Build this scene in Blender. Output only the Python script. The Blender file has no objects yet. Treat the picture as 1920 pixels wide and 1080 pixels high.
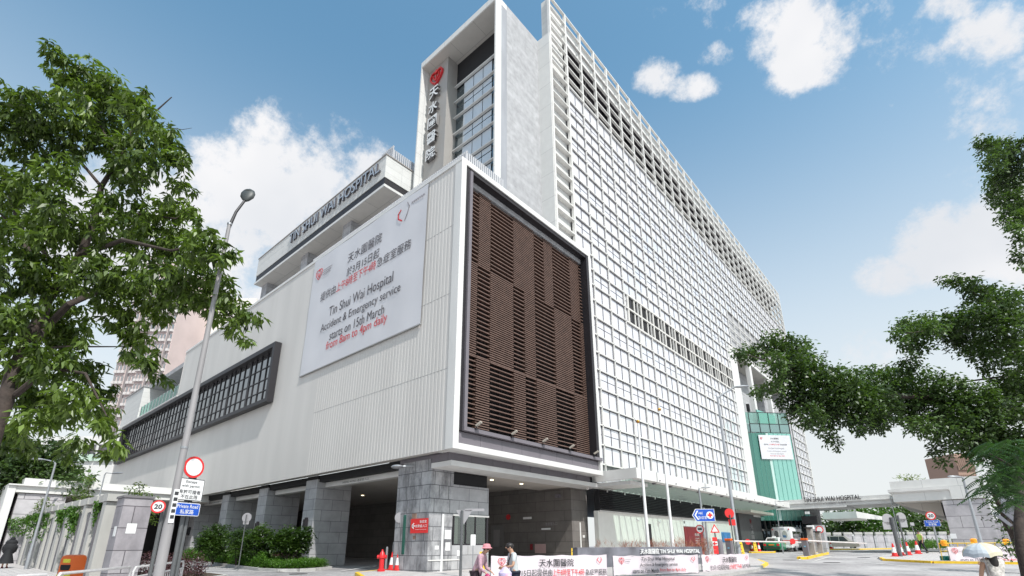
import bpy, bmesh, math, random
import numpy as np
from mathutils import Vector, Matrix
R = math.radians
random.seed(7)
scn = bpy.context.scene
COL = scn.collection
# ------------------------------------------------------------------ camera
YAW, PIT, ROL, FPX, CX, CY, EYE = .7091, .3161, -.0068, 938.08, 969.06, 718.09, 1.6
def _basis():
    cy, sy, cp, sp, cr, sr = math.cos(YAW), math.sin(YAW), math.cos(PIT), math.sin(PIT), math.cos(ROL), math.sin(ROL)
    f = Vector((-sy*cp, cy*cp, sp)); ri = Vector((cy, sy, 0)); u = ri.cross(f)
    return cr*ri+sr*u, -sr*ri+cr*u, f
RI, UP, FW = _basis()
FH = Vector((-math.sin(YAW), math.cos(YAW), 0))
cam = bpy.data.cameras.new('camera'); cam_o = bpy.data.objects.new('camera', cam); COL.objects.link(cam_o)
cam_o.matrix_world = Matrix(((RI.x, UP.x, -FW.x, 0), (RI.y, UP.y, -FW.y, 0), (RI.z, UP.z, -FW.z, EYE), (0, 0, 0, 1)))
cam.sensor_width = 36; cam.sensor_fit = 'HORIZONTAL'; cam.lens = FPX/1920*36
cam.shift_x = -(CX-960)/1920; cam.shift_y = (CY-540)/1920
cam.clip_start = .1; cam.clip_end = 4000
scn.camera = cam_o
scn.render.resolution_x, scn.render.resolution_y = 1024, 576
def at(u, v, d):
    """world point seen at photo pixel u,v standing d metres away"""
    r = RI*((u-CX)/FPX) - UP*((v-CY)/FPX) + FW
    return Vector((0, 0, EYE)) + r*(d/r.dot(FH))
def vdir(u, v):
    return (RI*((u-CX)/FPX) - UP*((v-CY)/FPX) + FW).normalized()
# ------------------------------------------------------------------ light
SUN_AZ = Vector((.965, -.26, 0)).normalized(); SUN_EL = R(52)
sd = Vector((SUN_AZ.x*math.cos(SUN_EL), SUN_AZ.y*math.cos(SUN_EL), math.sin(SUN_EL)))
sun = bpy.data.lights.new('sun', 'SUN'); sun.energy = 4.0; sun.angle = R(1.2); sun.color = (1, .965, .92)
sun_o = bpy.data.objects.new('sun', sun); COL.objects.link(sun_o)
sun_o.rotation_euler = sd.to_track_quat('Z', 'Y').to_euler()
scn.view_settings.view_transform = 'Standard'; scn.view_settings.look = 'None'
scn.view_settings.gamma = 1; scn.view_settings.exposure = 0.22
scn.cycles.max_bounces = 8; scn.cycles.diffuse_bounces = 4; scn.cycles.glossy_bounces = 4
scn.cycles.transparent_max_bounces = 12
W = bpy.data.worlds.new('World'); scn.world = W; W.use_nodes = True
nt = W.node_tree; N = nt.nodes; K = nt.links; N.clear()
def nd(t, **k):
    n = N.new(t)
    for a, b in k.items(): setattr(n, a, b)
    return n
def mth(op, a, b=None, clamp=False):
    n = nd('ShaderNodeMath', operation=op, use_clamp=clamp)
    for i, x in enumerate((a, b)):
        if x is None: continue
        if isinstance(x, (int, float)): n.inputs[i].default_value = x
        else: K.new(x, n.inputs[i])
    return n.outputs[0]
def vdot(a, vec):
    n = nd('ShaderNodeVectorMath', operation='DOT_PRODUCT'); K.new(a, n.inputs[0]); n.inputs[1].default_value = vec
    return n.outputs['Value']
sky = nd('ShaderNodeTexSky', sky_type='NISHITA', sun_disc=False, sun_elevation=SUN_EL, sun_rotation=math.atan2(SUN_AZ.x, SUN_AZ.y), air_density=1.0, dust_density=1.3, ozone_density=1.6)
tc = nd('ShaderNodeTexCoord'); D = tc.outputs['Generated']
# fluffy edge noise in direction space
def noise(scale, det, rough=.55, off=(0, 0, 0)):
    m = nd('ShaderNodeMapping'); K.new(D, m.inputs[0]); m.inputs['Location'].default_value = off
    n = nd('ShaderNodeTexNoise'); K.new(m.outputs[0], n.inputs['Vector'])
    n.inputs['Scale'].default_value = scale; n.inputs['Detail'].default_value = det; n.inputs['Roughness'].default_value = rough
    return n.outputs[0]
n1 = noise(6.5, 10, .66); n2 = noise(3, 4, .5, (3, 1, 2)); n3 = noise(19, 10, .68, (1, 5, 2))
# clouds: pixel centre, half width, half height (in photo pixels), turned into a patch of sky
clouds = [(560, 350, 190, 130, 1), (700, 330, 95, 75, 1), (450, 400, 190, 150, 1), (300, 460, 320, 190, 1.0), (490, 470, 260, 150, .8), (620, 262, 75, 50, .7), (500, 240, 70, 55, .9),
          (1480, 60, 105, 72, 1), (1500, 120, 85, 65, 1), (1420, 40, 60, 38, .6), (1560, 75, 50, 50, .6), (1345, 100, 40, 25, .35),
          (1235, 145, 48, 42, .9), (1290, 162, 62, 30, .95),
          (1860, 60, 110, 75, 1), (1790, 10, 90, 40, .8), (1310, 12, 60, 22, .28), (1250, 20, 40, 18, .18), (1255, 62, 26, 14, .25), (1330, 30, 40, 18, .15),
          (1660, 515, 85, 42, .75), (1760, 455, 110, 80, 1.3), (1840, 450, 130, 85, 1.4), (1930, 430, 160, 120, 1.3), (1700, 660, 140, 60, .45)]
mask = None
for (u, v, w, h, s) in clouds:
    c = vdir(u, v); a = (vdir(u+10, v)-c); b = (vdir(u, v-10)-c)
    ka = a.length/10*w; kb = b.length/10*h; a.normalize(); b = (b - a*b.dot(a)).normalized()
    x = mth('DIVIDE', mth('SUBTRACT', vdot(D, a), c.dot(a)), ka)
    y = mth('DIVIDE', mth('SUBTRACT', vdot(D, b), c.dot(b)), kb)
    r2 = mth('ADD', mth('MULTIPLY', x, x), mth('MULTIPLY', y, y))
    m = mth('MULTIPLY', mth('SUBTRACT', 1.15, r2), s)
    front = mth('GREATER_THAN', vdot(D, c), .2)
    m = mth('ADD', mth('MULTIPLY', mth('ADD', m, 4), front), -4)
    mask = m if mask is None else mth('MAXIMUM', mask, m)
# unseen cloud banks, added beside and behind the viewer for the glass to reflect
bank_c = Vector((.63, .53, .57)).normalized()
bank = mth('MULTIPLY', mth('SUBTRACT', vdot(D, bank_c), .80), 7)
bank = mth('MINIMUM', bank, 1.6)
bank2 = mth('MINIMUM', mth('MULTIPLY', mth('SUBTRACT', vdot(D, Vector((.2, -.95, .25)).normalized()), .35), 1.6), .5)
mask = mth('MAXIMUM', mask, mth('MAXIMUM', bank, bank2))
edge = mth('MULTIPLY', mth('SUBTRACT', n1, .5), 3.0)
edge = mth('ADD', edge, mth('MULTIPLY', mth('SUBTRACT', n3, .5), 2.4))
cov = mth('MULTIPLY', mth('ADD', mth('ADD', mask, edge), -.18), 1.05, clamp=True)
ss = nd('ShaderNodeMapRange', interpolation_type='SMOOTHSTEP'); K.new(cov, ss.inputs[0]); cov = ss.outputs[0]
sep = nd('ShaderNodeSeparateXYZ'); K.new(D, sep.inputs[0]); el = sep.outputs['Z']
cr_ = nd('ShaderNodeValToRGB'); K.new(n2, cr_.inputs[0])
cr_.color_ramp.elements[0].position = .36; cr_.color_ramp.elements[0].color = (8.5, 8.8, 9.3, 1)
cr_.color_ramp.elements[1].position = .58; cr_.color_ramp.elements[1].color = (10.2, 10.2, 10.4, 1)
# haze towards the horizon
hz = nd('ShaderNodeMapRange', interpolation_type='SMOOTHSTEP'); K.new(el, hz.inputs[0])
hz.inputs[1].default_value = .80; hz.inputs[2].default_value = .10; hz.inputs[3].default_value = 0; hz.inputs[4].default_value = .95
tint = nd('ShaderNodeMix', data_type='RGBA', blend_type='MULTIPLY'); tint.inputs[0].default_value = 1
K.new(sky.outputs[0], tint.inputs[6]); tint.inputs[7].default_value = (2.0, 2.75, 2.5, 1)
hm = nd('ShaderNodeMix', data_type='RGBA'); K.new(hz.outputs[0], hm.inputs[0]); K.new(tint.outputs[2], hm.inputs[6]); hm.inputs[7].default_value = (9.3, 9.5, 9.6, 1)
cm = nd('ShaderNodeMix', data_type='RGBA'); K.new(cov, cm.inputs[0]); K.new(hm.outputs[2], cm.inputs[6]); K.new(cr_.outputs[0], cm.inputs[7])
bg = nd('ShaderNodeBackground'); bg.inputs['Strength'].default_value = .079
K.new(cm.outputs[2], bg.inputs['Color']); out = nd('ShaderNodeOutputWorld'); K.new(bg.outputs[0], out.inputs[0])

# ------------------------------------------------------------------ materials
MATS = {}
def mat(name, col, rough=.6, metal=0, var=.0, vscale=3., bump=0., bscale=20., emit=0, spec=.5, alpha=1, trans=0, streak=0):
    if name in MATS: return MATS[name]
    m = bpy.data.materials.new(name); m.use_nodes = True; t = m.node_tree; b = t.nodes['Principled BSDF']
    b.inputs['Base Color'].default_value = (*col, 1); b.inputs['Roughness'].default_value = rough
    b.inputs['Metallic'].default_value = metal; b.inputs['Specular IOR Level'].default_value = spec
    b.inputs['Alpha'].default_value = alpha; b.inputs['Transmission Weight'].default_value = trans
    geo = t.nodes.new('ShaderNodeNewGeometry')
    if var:
        n = t.nodes.new('ShaderNodeTexNoise'); n.inputs['Scale'].default_value = vscale; n.inputs['Detail'].default_value = 6
        if streak:
            mp = t.nodes.new('ShaderNodeMapping'); mp.inputs['Scale'].default_value = (1, 1, streak)
            t.links.new(geo.outputs['Position'], mp.inputs[0]); t.links.new(mp.outputs[0], n.inputs['Vector'])
        else: t.links.new(geo.outputs['Position'], n.inputs['Vector'])
        mr = t.nodes.new('ShaderNodeMapRange'); mr.inputs[1].default_value = .3; mr.inputs[2].default_value = .7
        mr.inputs[3].default_value = 1-var; mr.inputs[4].default_value = 1+var
        t.links.new(n.outputs[0], mr.inputs[0])
        mx = t.nodes.new('ShaderNodeVectorMath'); mx.operation = 'SCALE'; mx.inputs[0].default_value = col
        t.links.new(mr.outputs[0], mx.inputs['Scale']); t.links.new(mx.outputs[0], b.inputs['Base Color'])
    if bump:
        n = t.nodes.new('ShaderNodeTexNoise'); n.inputs['Scale'].default_value = bscale; n.inputs['Detail'].default_value = 5
        t.links.new(geo.outputs['Position'], n.inputs['Vector'])
        bp = t.nodes.new('ShaderNodeBump'); bp.inputs['Strength'].default_value = bump; bp.inputs['Distance'].default_value = .02
        t.links.new(n.outputs[0], bp.inputs['Height']); t.links.new(bp.outputs[0], b.inputs['Normal'])
    if emit:
        b.inputs['Emission Color'].default_value = (*col, 1); b.inputs['Emission Strength'].default_value = emit
    MATS[name] = m; return m
def block_mat(name, c1, c2, mortar, bw, rh, msize=.012, rough=.7, stain=0, stain_col=(.08, .08, .09), offset=.5, squash=1, var=.12, axis='xy'):
    """blocks, tiles or panels: a brick pattern laid over vertical walls (x+y along, z up) or over the ground"""
    m = bpy.data.materials.new(name); m.use_nodes = True; t = m.node_tree; L = t.links; b = t.nodes['Principled BSDF']
    b.inputs['Roughness'].default_value = rough
    g = t.nodes.new('ShaderNodeNewGeometry'); s = t.nodes.new('ShaderNodeSeparateXYZ'); L.new(g.outputs['Position'], s.inputs[0])
    c = t.nodes.new('ShaderNodeCombineXYZ')
    if axis == 'xy':
        a = t.nodes.new('ShaderNodeMath'); a.operation = 'ADD'; L.new(s.outputs[0], a.inputs[0]); L.new(s.outputs[1], a.inputs[1])
        L.new(a.outputs[0], c.inputs[0]); L.new(s.outputs[2], c.inputs[1])
    else:
        L.new(s.outputs[0], c.inputs[0]); L.new(s.outputs[1], c.inputs[1])
    br = t.nodes.new('ShaderNodeTexBrick'); L.new(c.outputs[0], br.inputs['Vector'])
    br.offset = offset; br.squash = squash; br.squash_frequency = 3; br.offset_frequency = 2
    for k, v in (('Color1', c1), ('Color2', c2), ('Mortar', mortar)): br.inputs[k].default_value = (*v, 1)
    for k, v in (('Scale', 1), ('Mortar Size', msize), ('Mortar Smooth', .1), ('Brick Width', bw), ('Row Height', rh), ('Bias', 0)): br.inputs[k].default_value = v
    n = t.nodes.new('ShaderNodeTexNoise'); n.inputs['Scale'].default_value = 1.7; n.inputs['Detail'].default_value = 8; n.inputs['Roughness'].default_value = .65
    L.new(g.outputs['Position'], n.inputs['Vector'])
    mr = t.nodes.new('ShaderNodeMapRange'); mr.inputs[1].default_value = .3; mr.inputs[2].default_value = .7; mr.inputs[3].default_value = 1-var; mr.inputs[4].default_value = 1+var
    L.new(n.outputs[0], mr.inputs[0])
    mx = t.nodes.new('ShaderNodeVectorMath'); mx.operation = 'SCALE'; L.new(br.outputs[0], mx.inputs[0]); L.new(mr.outputs[0], mx.inputs['Scale'])
    col = mx.outputs[0]
    if stain:
        n2_ = t.nodes.new('ShaderNodeTexNoise'); n2_.inputs['Scale'].default_value = .9; n2_.inputs['Detail'].default_value = 7; n2_.inputs['Roughness'].default_value = .7
        mp = t.nodes.new('ShaderNodeMapping'); mp.inputs['Scale'].default_value = (1.3, 1.3, .55); L.new(g.outputs['Position'], mp.inputs[0]); L.new(mp.outputs[0], n2_.inputs['Vector'])
        r2 = t.nodes.new('ShaderNodeMapRange'); r2.inputs[1].default_value = .44; r2.inputs[2].default_value = .64; r2.inputs[4].default_value = stain
        L.new(n2_.outputs[0], r2.inputs[0])
        mm = t.nodes.new('ShaderNodeMix'); mm.data_type = 'RGBA'; L.new(r2.outputs[0], mm.inputs[0]); L.new(col, mm.inputs[6]); mm.inputs[7].default_value = (*stain_col, 1)
        col = mm.outputs[2]
    L.new(col, b.inputs['Base Color'])
    bp = t.nodes.new('ShaderNodeBump'); bp.inputs['Strength'].default_value = .5; bp.inputs['Distance'].default_value = .01; bp.invert = True
    L.new(br.outputs['Fac'], bp.inputs['Height']); L.new(bp.outputs[0], b.inputs['Normal'])
    MATS[name] = m; return m
def leaf_mat(name, dark, light, trans=.3):
    m = bpy.data.materials.new(name); m.use_nodes = True; t = m.node_tree; L = t.links; t.nodes.remove(t.nodes['Principled BSDF'])
    at_ = t.nodes.new('ShaderNodeAttribute'); at_.attribute_name = 'tone'
    r = t.nodes.new('ShaderNodeValToRGB'); L.new(at_.outputs['Fac'], r.inputs[0])
    r.color_ramp.elements[0].color = (*dark, 1); r.color_ramp.elements[1].color = (*light, 1)
    d = t.nodes.new('ShaderNodeBsdfPrincipled'); d.inputs['Roughness'].default_value = .42; L.new(r.outputs[0], d.inputs['Base Color'])
    tr = t.nodes.new('ShaderNodeBsdfTranslucent')
    s = t.nodes.new('ShaderNodeVectorMath'); s.operation = 'MULTIPLY'; L.new(r.outputs[0], s.inputs[0]); s.inputs[1].default_value = (1.5, 1.7, .6); L.new(s.outputs[0], tr.inputs[0])
    mx = t.nodes.new('ShaderNodeMixShader'); mx.inputs[0].default_value = trans; L.new(d.outputs[0], mx.inputs[1]); L.new(tr.outputs[0], mx.inputs[2])
    L.new(mx.outputs[0], t.nodes['Material Output'].inputs[0]); MATS[name] = m; return m
def clear2(): pass
def glass_mat(name, base, gloss=.6, rough=.03, tintc=(1, 1, 1), fres=False):
    m = bpy.data.materials.new(name); m.use_nodes = True; t = m.node_tree; L = t.links; t.nodes.remove(t.nodes['Principled BSDF'])
    d = t.nodes.new('ShaderNodeBsdfDiffuse'); d.inputs[0].default_value = (*base, 1)
    g = t.nodes.new('ShaderNodeBsdfGlossy'); g.inputs['Roughness'].default_value = rough; g.inputs[0].default_value = (*tintc, 1)
    mx = t.nodes.new('ShaderNodeMixShader')
    if fres:
        lw = t.nodes.new('ShaderNodeLayerWeight'); lw.inputs[0].default_value = .35
        ma = t.nodes.new('ShaderNodeMath'); ma.operation = 'MULTIPLY_ADD'; L.new(lw.outputs['Fresnel'], ma.inputs[0]); ma.inputs[1].default_value = 1-gloss; ma.inputs[2].default_value = gloss
        L.new(ma.outputs[0], mx.inputs[0])
    else: mx.inputs[0].default_value = gloss
    L.new(d.outputs[0], mx.inputs[1]); L.new(g.outputs[0], mx.inputs[2]); L.new(mx.outputs[0], t.nodes['Material Output'].inputs[0]); MATS[name] = m; return m
def clear_mat(name, tint, gloss=.12):
    m = bpy.data.materials.new(name); m.use_nodes = True; t = m.node_tree; L = t.links; t.nodes.remove(t.nodes['Principled BSDF'])
    d = t.nodes.new('ShaderNodeBsdfTransparent'); d.inputs[0].default_value = (*tint, 1)
    g = t.nodes.new('ShaderNodeBsdfGlossy'); g.inputs['Roughness'].default_value = .03
    mx = t.nodes.new('ShaderNodeMixShader'); mx.inputs[0].default_value = gloss
    L.new(d.outputs[0], mx.inputs[1]); L.new(g.outputs[0], mx.inputs[2]); L.new(mx.outputs[0], t.nodes['Material Output'].inputs[0]); MATS[name] = m; return m

white = mat('white_panel', (.67, .66, .645), .45, var=.07, vscale=1.1, streak=.22)
clad = mat('ribbed_cladding', (.60, .575, .55), .5, var=.055, vscale=.7, streak=.15)
fin_w = mat('white_fin', (.69, .675, .65), .4, var=.07, vscale=2)
joint = mat('panel_joint', (.33, .33, .33), .8)
soff = mat('soffit', (.50, .46, .42), .6, var=.04, vscale=1.2)
beige = mat('taupe_panel', (.36, .34, .32), .5, var=.03, vscale=.7)
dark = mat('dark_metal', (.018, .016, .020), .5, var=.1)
purple = mat('mauve_metal', (.17, .155, .175), .45, var=.06, vscale=1.5)
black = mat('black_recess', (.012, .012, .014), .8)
louvw = mat('timber_slat', (.135, .082, .065), .55, var=.22, vscale=4)
steel = mat('galvanised_steel', (.36, .37, .39), .42, .55, var=.08, vscale=6)
polec = mat('pole_paint', (.30, .285, .29), .55, .1, var=.12, vscale=5, streak=.2)
paintw = mat('white_paint', (.8, .8, .8), .4, var=.03, vscale=5)
red = mat('red_paint', (.62, .02, .025), .4)
redsign = mat('red_sign', (.7, .03, .03), .45)
darkred = mat('maroon_panel', (.24, .018, .025), .5, var=.06)
blue = mat('blue_sign', (.012, .09, .50), .4)
yellow = mat('yellow_paint', (.80, .52, .03), .5, var=.12, vscale=4)
ink = mat('ink', (.03, .03, .035), .6); inkred = mat('red_ink', (.62, .05, .06), .6)
greyink = mat('grey_ink', (.30, .28, .30), .6); letter = mat('sign_letter', (.22, .20, .22), .35, .5)
silver = mat('brushed_letter', (.62, .62, .64), .3, .6)
orange = mat('orange_plastic', (.75, .13, .01), .45, var=.05)
rubber = mat('rubber', (.02, .02, .02), .8); chrome = mat('chrome', (.6, .6, .6), .2, 1)
skin = mat('skin', (.48, .28, .19), .5); hairm = mat('hair', (.02, .016, .015), .5)
banner = mat('banner_vinyl', (.60, .595, .625), .45, var=.05, vscale=.35)
bannerp = mat('cloth_banner', (.70, .62, .66), .6, var=.08, vscale=1.2, bump=.6, bscale=3)
stone = block_mat('stone_blocks', (.34, .34, .355), (.42, .42, .43), (.17, .17, .18), 1.3, .62, .014, var=.16)
stone_s = block_mat('weathered_stone', (.33, .33, .345), (.45, .45, .46), (.12, .12, .13), .95, .62, .018, stain=.85, squash=.6, var=.25)
stone_g = block_mat('gate_stone', (.40, .38, .40), (.47, .45, .465), (.15, .14, .15), 1.9, .95, .02, squash=.7, var=.16)
conc = block_mat('fair_concrete', (.36, .36, .375), (.41, .41, .425), (.29, .29, .30), 5.5, .42, .008, var=.2)
soff_p = block_mat('soffit_panel', (.55, .52, .48), (.58, .55, .51), (.25, .24, .23), 2.6, 2.6, .012, var=.04, axis='g')
panel = block_mat('white_wall_panel', (.64, .635, .62), (.67, .665, .65), (.36, .36, .36), 2.4, 2.1, .012, offset=0, var=.04)
tile_w = block_mat('long_white_panel', (.60, .595, .58), (.64, .635, .62), (.45, .45, .45), 4.5, .62, .012, offset=0, var=.05)
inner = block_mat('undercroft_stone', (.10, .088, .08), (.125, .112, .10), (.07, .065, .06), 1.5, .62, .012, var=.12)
paving = block_mat('pavement_paving', (.44, .41, .40), (.48, .45, .44), (.27, .25, .25), .6, .3, .01, axis='g', var=.1)
tkerb = mat('kerb_concrete', (.42, .41, .40), .8, var=.12, vscale=4)
road_m = bpy.data.materials.new('asphalt'); road_m.use_nodes = True
t = road_m.node_tree; b = t.nodes['Principled BSDF']; b.inputs['Roughness'].default_value = .85
g = t.nodes.new('ShaderNodeNewGeometry')
na = t.nodes.new('ShaderNodeTexNoise'); na.inputs['Scale'].default_value = .22; na.inputs['Detail'].default_value = 8; na.inputs['Roughness'].default_value = .65
nb = t.nodes.new('ShaderNodeTexNoise'); nb.inputs['Scale'].default_value = 6; nb.inputs['Detail'].default_value = 6
for n in (na, nb): t.links.new(g.outputs['Position'], n.inputs['Vector'])
ad = t.nodes.new('ShaderNodeMath'); ad.operation = 'MULTIPLY_ADD'; t.links.new(nb.outputs[0], ad.inputs[0]); ad.inputs[1].default_value = .35; t.links.new(na.outputs[0], ad.inputs[2])
rp = t.nodes.new('ShaderNodeValToRGB'); t.links.new(ad.outputs[0], rp.inputs[0])
rp.color_ramp.elements[0].position = .52; rp.color_ramp.elements[0].color = (.20, .188, .192, 1)
rp.color_ramp.elements[1].position = .82; rp.color_ramp.elements[1].color = (.44, .42, .42, 1)
t.links.new(rp.outputs[0], b.inputs['Base Color']); MATS['road'] = road_m
bark = mat('bark', (.05, .036, .030), .85, var=.35, vscale=9, bump=.8, bscale=14)
soil = mat('soil', (.07, .05, .035), .9, var=.3)
glass_l = glass_mat('curtain_glass', (.74, .745, .78), .40, .03, (.97, .97, 1))  # pale diffuse base puts the bright sky's reflection into the pane colour
glass_d = glass_mat('dark_glass', (.012, .016, .02), .38, .02, (.75, .85, .9))
glass_t = glass_mat('tower_glass', (.16, .20, .23), .5, .02, (.85, .95, 1))
glass_g = glass_mat('green_glass', (.15, .35, .30), .48, .03, (.6, 1, .9))
glass_gd = glass_mat('deep_green_glass', (.03, .12, .09), .20, .03, (.6, 1, .9))
glass_w = glass_mat('window_glass', (.03, .033, .036), .42, .02)
glass_s = glass_mat('strip_glass', (.02, .02, .023), .34, .02)
clear_g = clear_mat('balustrade_glass', (.62, .88, .80), .2)
clear_c = clear_mat('canopy_glass', (.80, .90, .85), .15)
leafA = leaf_mat('broad_leaf', (.010, .026, .006), (.20, .29, .055), .28)
leafB = leaf_mat('fig_leaf', (.009, .019, .007), (.115, .19, .055), .27)
leafC = leaf_mat('feathery_leaf', (.010, .028, .012), (.055, .12, .038), .3)
leafD = leaf_mat('wood_leaf', (.016, .040, .008), (.075, .135, .024), .3)
leafY = leaf_mat('yellow_green_leaf', (.045, .10, .012), (.28, .32, .03), .3)
leafP = leaf_mat('purple_leaf', (.05, .022, .03), (.13, .06, .07), .2)
leafR = leaf_mat('red_grass', (.22, .07, .06), (.50, .22, .18), .3)
hedge = leaf_mat('hedge_leaf', (.03, .085, .01), (.11, .22, .03), .3)

# ------------------------------------------------------------------ mesh building
class MB:
    def __init__(s): s.v = []; s.f = []; s.m = []; s.k = 0
    def mat(s, k): s.k = k; return s
    def add(s, vs, fs):
        o = len(s.v); s.v += [tuple(p) for p in vs]; s.f += [tuple(i+o for i in f) for f in fs]; s.m += [s.k]*len(fs); return s
    def box(s, x0, x1, y0, y1, z0, z1):
        if x0 > x1: x0, x1 = x1, x0
        if y0 > y1: y0, y1 = y1, y0
        if z0 > z1: z0, z1 = z1, z0
        return s.add([(x0, y0, z0), (x1, y0, z0), (x1, y1, z0), (x0, y1, z0), (x0, y0, z1), (x1, y0, z1), (x1, y1, z1), (x0, y1, z1)],
                     [(0, 3, 2, 1), (4, 5, 6, 7), (0, 1, 5, 4), (1, 2, 6, 5), (2, 3, 7, 6), (3, 0, 4, 7)])
    def obox(s, c, ax, ay, az):
        c, ax, ay, az = map(Vector, (c, ax, ay, az))
        P = [c+ax*i+ay*j+az*k for k in (-1, 1) for i, j in ((-1, -1), (1, -1), (1, 1), (-1, 1))]
        return s.add(P, [(0, 3, 2, 1), (4, 5, 6, 7), (0, 1, 5, 4), (1, 2, 6, 5), (2, 3, 7, 6), (3, 0, 4, 7)])
    def prism(s, poly, a, n=None):
        """polygon of 3-D points pushed along vector a"""
        P = [Vector(p) for p in poly]; a = Vector(a); q = len(P)
        s.add(P+[p+a for p in P], [tuple(range(q))[::-1], tuple(range(q, 2*q))] + [(i, (i+1) % q, (i+1) % q+q, i+q) for i in range(q)]); return s
    def quad(s, *p): return s.add(p, [tuple(range(len(p)))])
    def tube(s, pts, rs, n=10, cap=True):
        pts = [Vector(p) for p in pts]
        if isinstance(rs, (int, float)): rs = [rs]*len(pts)
        o = []; prev = None
        for i, p in enumerate(pts):
            d = (pts[min(i+1, len(pts)-1)]-pts[max(i-1, 0)]).normalized()
            a = prev if prev is not None and abs(prev.dot(d)) < .95 else (Vector((1, 0, 0)) if abs(d.x) < .8 else Vector((0, 0, 1)))
            a = (a-d*a.dot(d)).normalized(); prev = a; b = d.cross(a)
            o += [p+(a*math.cos(2*math.pi*k/n)+b*math.sin(2*math.pi*k/n))*rs[i] for k in range(n)]
        F = [(i*n+k, i*n+(k+1) % n, (i+1)*n+(k+1) % n, (i+1)*n+k) for i in range(len(pts)-1) for k in range(n)]
        if cap: F += [tuple(range(n))[::-1], tuple(range((len(pts)-1)*n, len(pts)*n))]
        return s.add(o, F)
    def lathe(s, c, prof, n=16, ax='z'):
        c = Vector(c); o = []
        for (r, h) in prof:
            for k in range(n):
                a = 2*math.pi*k/n; q = (r*math.cos(a), r*math.sin(a), h)
                if ax == 'x': q = (q[2], q[0], q[1])
                if ax == 'y': q = (q[1], q[2], q[0])
                o.append(c+Vector(q))
        m = len(prof)
        F = [(i*n+k, i*n+(k+1) % n, (i+1)*n+(k+1) % n, (i+1)*n+k) for i in range(m-1) for k in range(n)]
        F += [tuple(range(n))[::-1], tuple(range((m-1)*n, m*n))]
        return s.add(o, F)
    def ell(s, c, r, n=12, m=8):
        c = Vector(c); o = []
        for i in range(1, m):
            th = math.pi*i/m
            o += [c+Vector((r[0]*math.sin(th)*math.cos(2*math.pi*k/n), r[1]*math.sin(th)*math.sin(2*math.pi*k/n), r[2]*math.cos(th))) for k in range(n)]
        b = len(o); o += [c+Vector((0, 0, r[2])), c-Vector((0, 0, r[2]))]
        F = [(i*n+k, i*n+(k+1) % n, (i+1)*n+(k+1) % n, (i+1)*n+k) for i in range(m-2) for k in range(n)]
        F += [(b, (k+1) % n, k) for k in range(n)] + [(b+1, (m-2)*n+k, (m-2)*n+(k+1) % n) for k in range(n)]
        return s.add(o, F)
    def xf(s, M): s.v = [tuple(M @ Vector(p)) for p in s.v]; return s
    def build(s, name, mats, parent=None, smooth=False, world=False, bevel=0):
        me = bpy.data.meshes.new(name)
        V = s.v
        if world and parent is not None:
            o_ = WLOC(parent); V = [(p[0]-o_.x, p[1]-o_.y, p[2]-o_.z) for p in V]
        me.from_pydata(V, [], s.f)
        for m in (mats if isinstance(mats, (list, tuple)) else [mats]): me.materials.append(m)
        me.polygons.foreach_set('material_index', s.m)
        bm = bmesh.new(); bm.from_mesh(me); bmesh.ops.recalc_face_normals(bm, faces=bm.faces); bm.to_mesh(me); bm.free()
        if smooth: me.polygons.foreach_set('use_smooth', [True]*len(me.polygons)); 
        me.update()
        if smooth: me.set_sharp_from_angle(angle=R(40))
        o = bpy.data.objects.new(name, me); COL.objects.link(o)
        if parent is not None: o.parent = parent
        if bevel:
            md = o.modifiers.new('bevel', 'BEVEL'); md.width = bevel; md.segments = 2; md.limit_method = 'ANGLE'
        return o
def WLOC(o):
    v = Vector((0, 0, 0))
    while o is not None: v += o.location; o = o.parent
    return v
def tag(o, label=None, cat=None, group=None, kind=None):
    if label: o['label'] = label
    if cat: o['category'] = cat
    if group: o['group'] = group
    if kind: o['kind'] = kind
    return o
def thing(name, loc, label, cat, group=None, rz=0):
    o = bpy.data.objects.new(name, None); COL.objects.link(o); o.location = loc; o.rotation_euler = (0, 0, rz); o.empty_display_size = .3
    return tag(o, label, cat, group)
def dup(root, loc, rz=None, label=None, scale=None):
    def cp(o, par):
        c = o.copy(); COL.objects.link(c)
        if par is not None: c.parent = par
        for ch in list(o.children): cp(ch, c)
        return c
    c = cp(root, None); c.location = loc
    if rz is not None: c.rotation_euler = (0, 0, rz)
    if label: c['label'] = label
    if scale: c.scale = (scale,)*3
    return c
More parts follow.
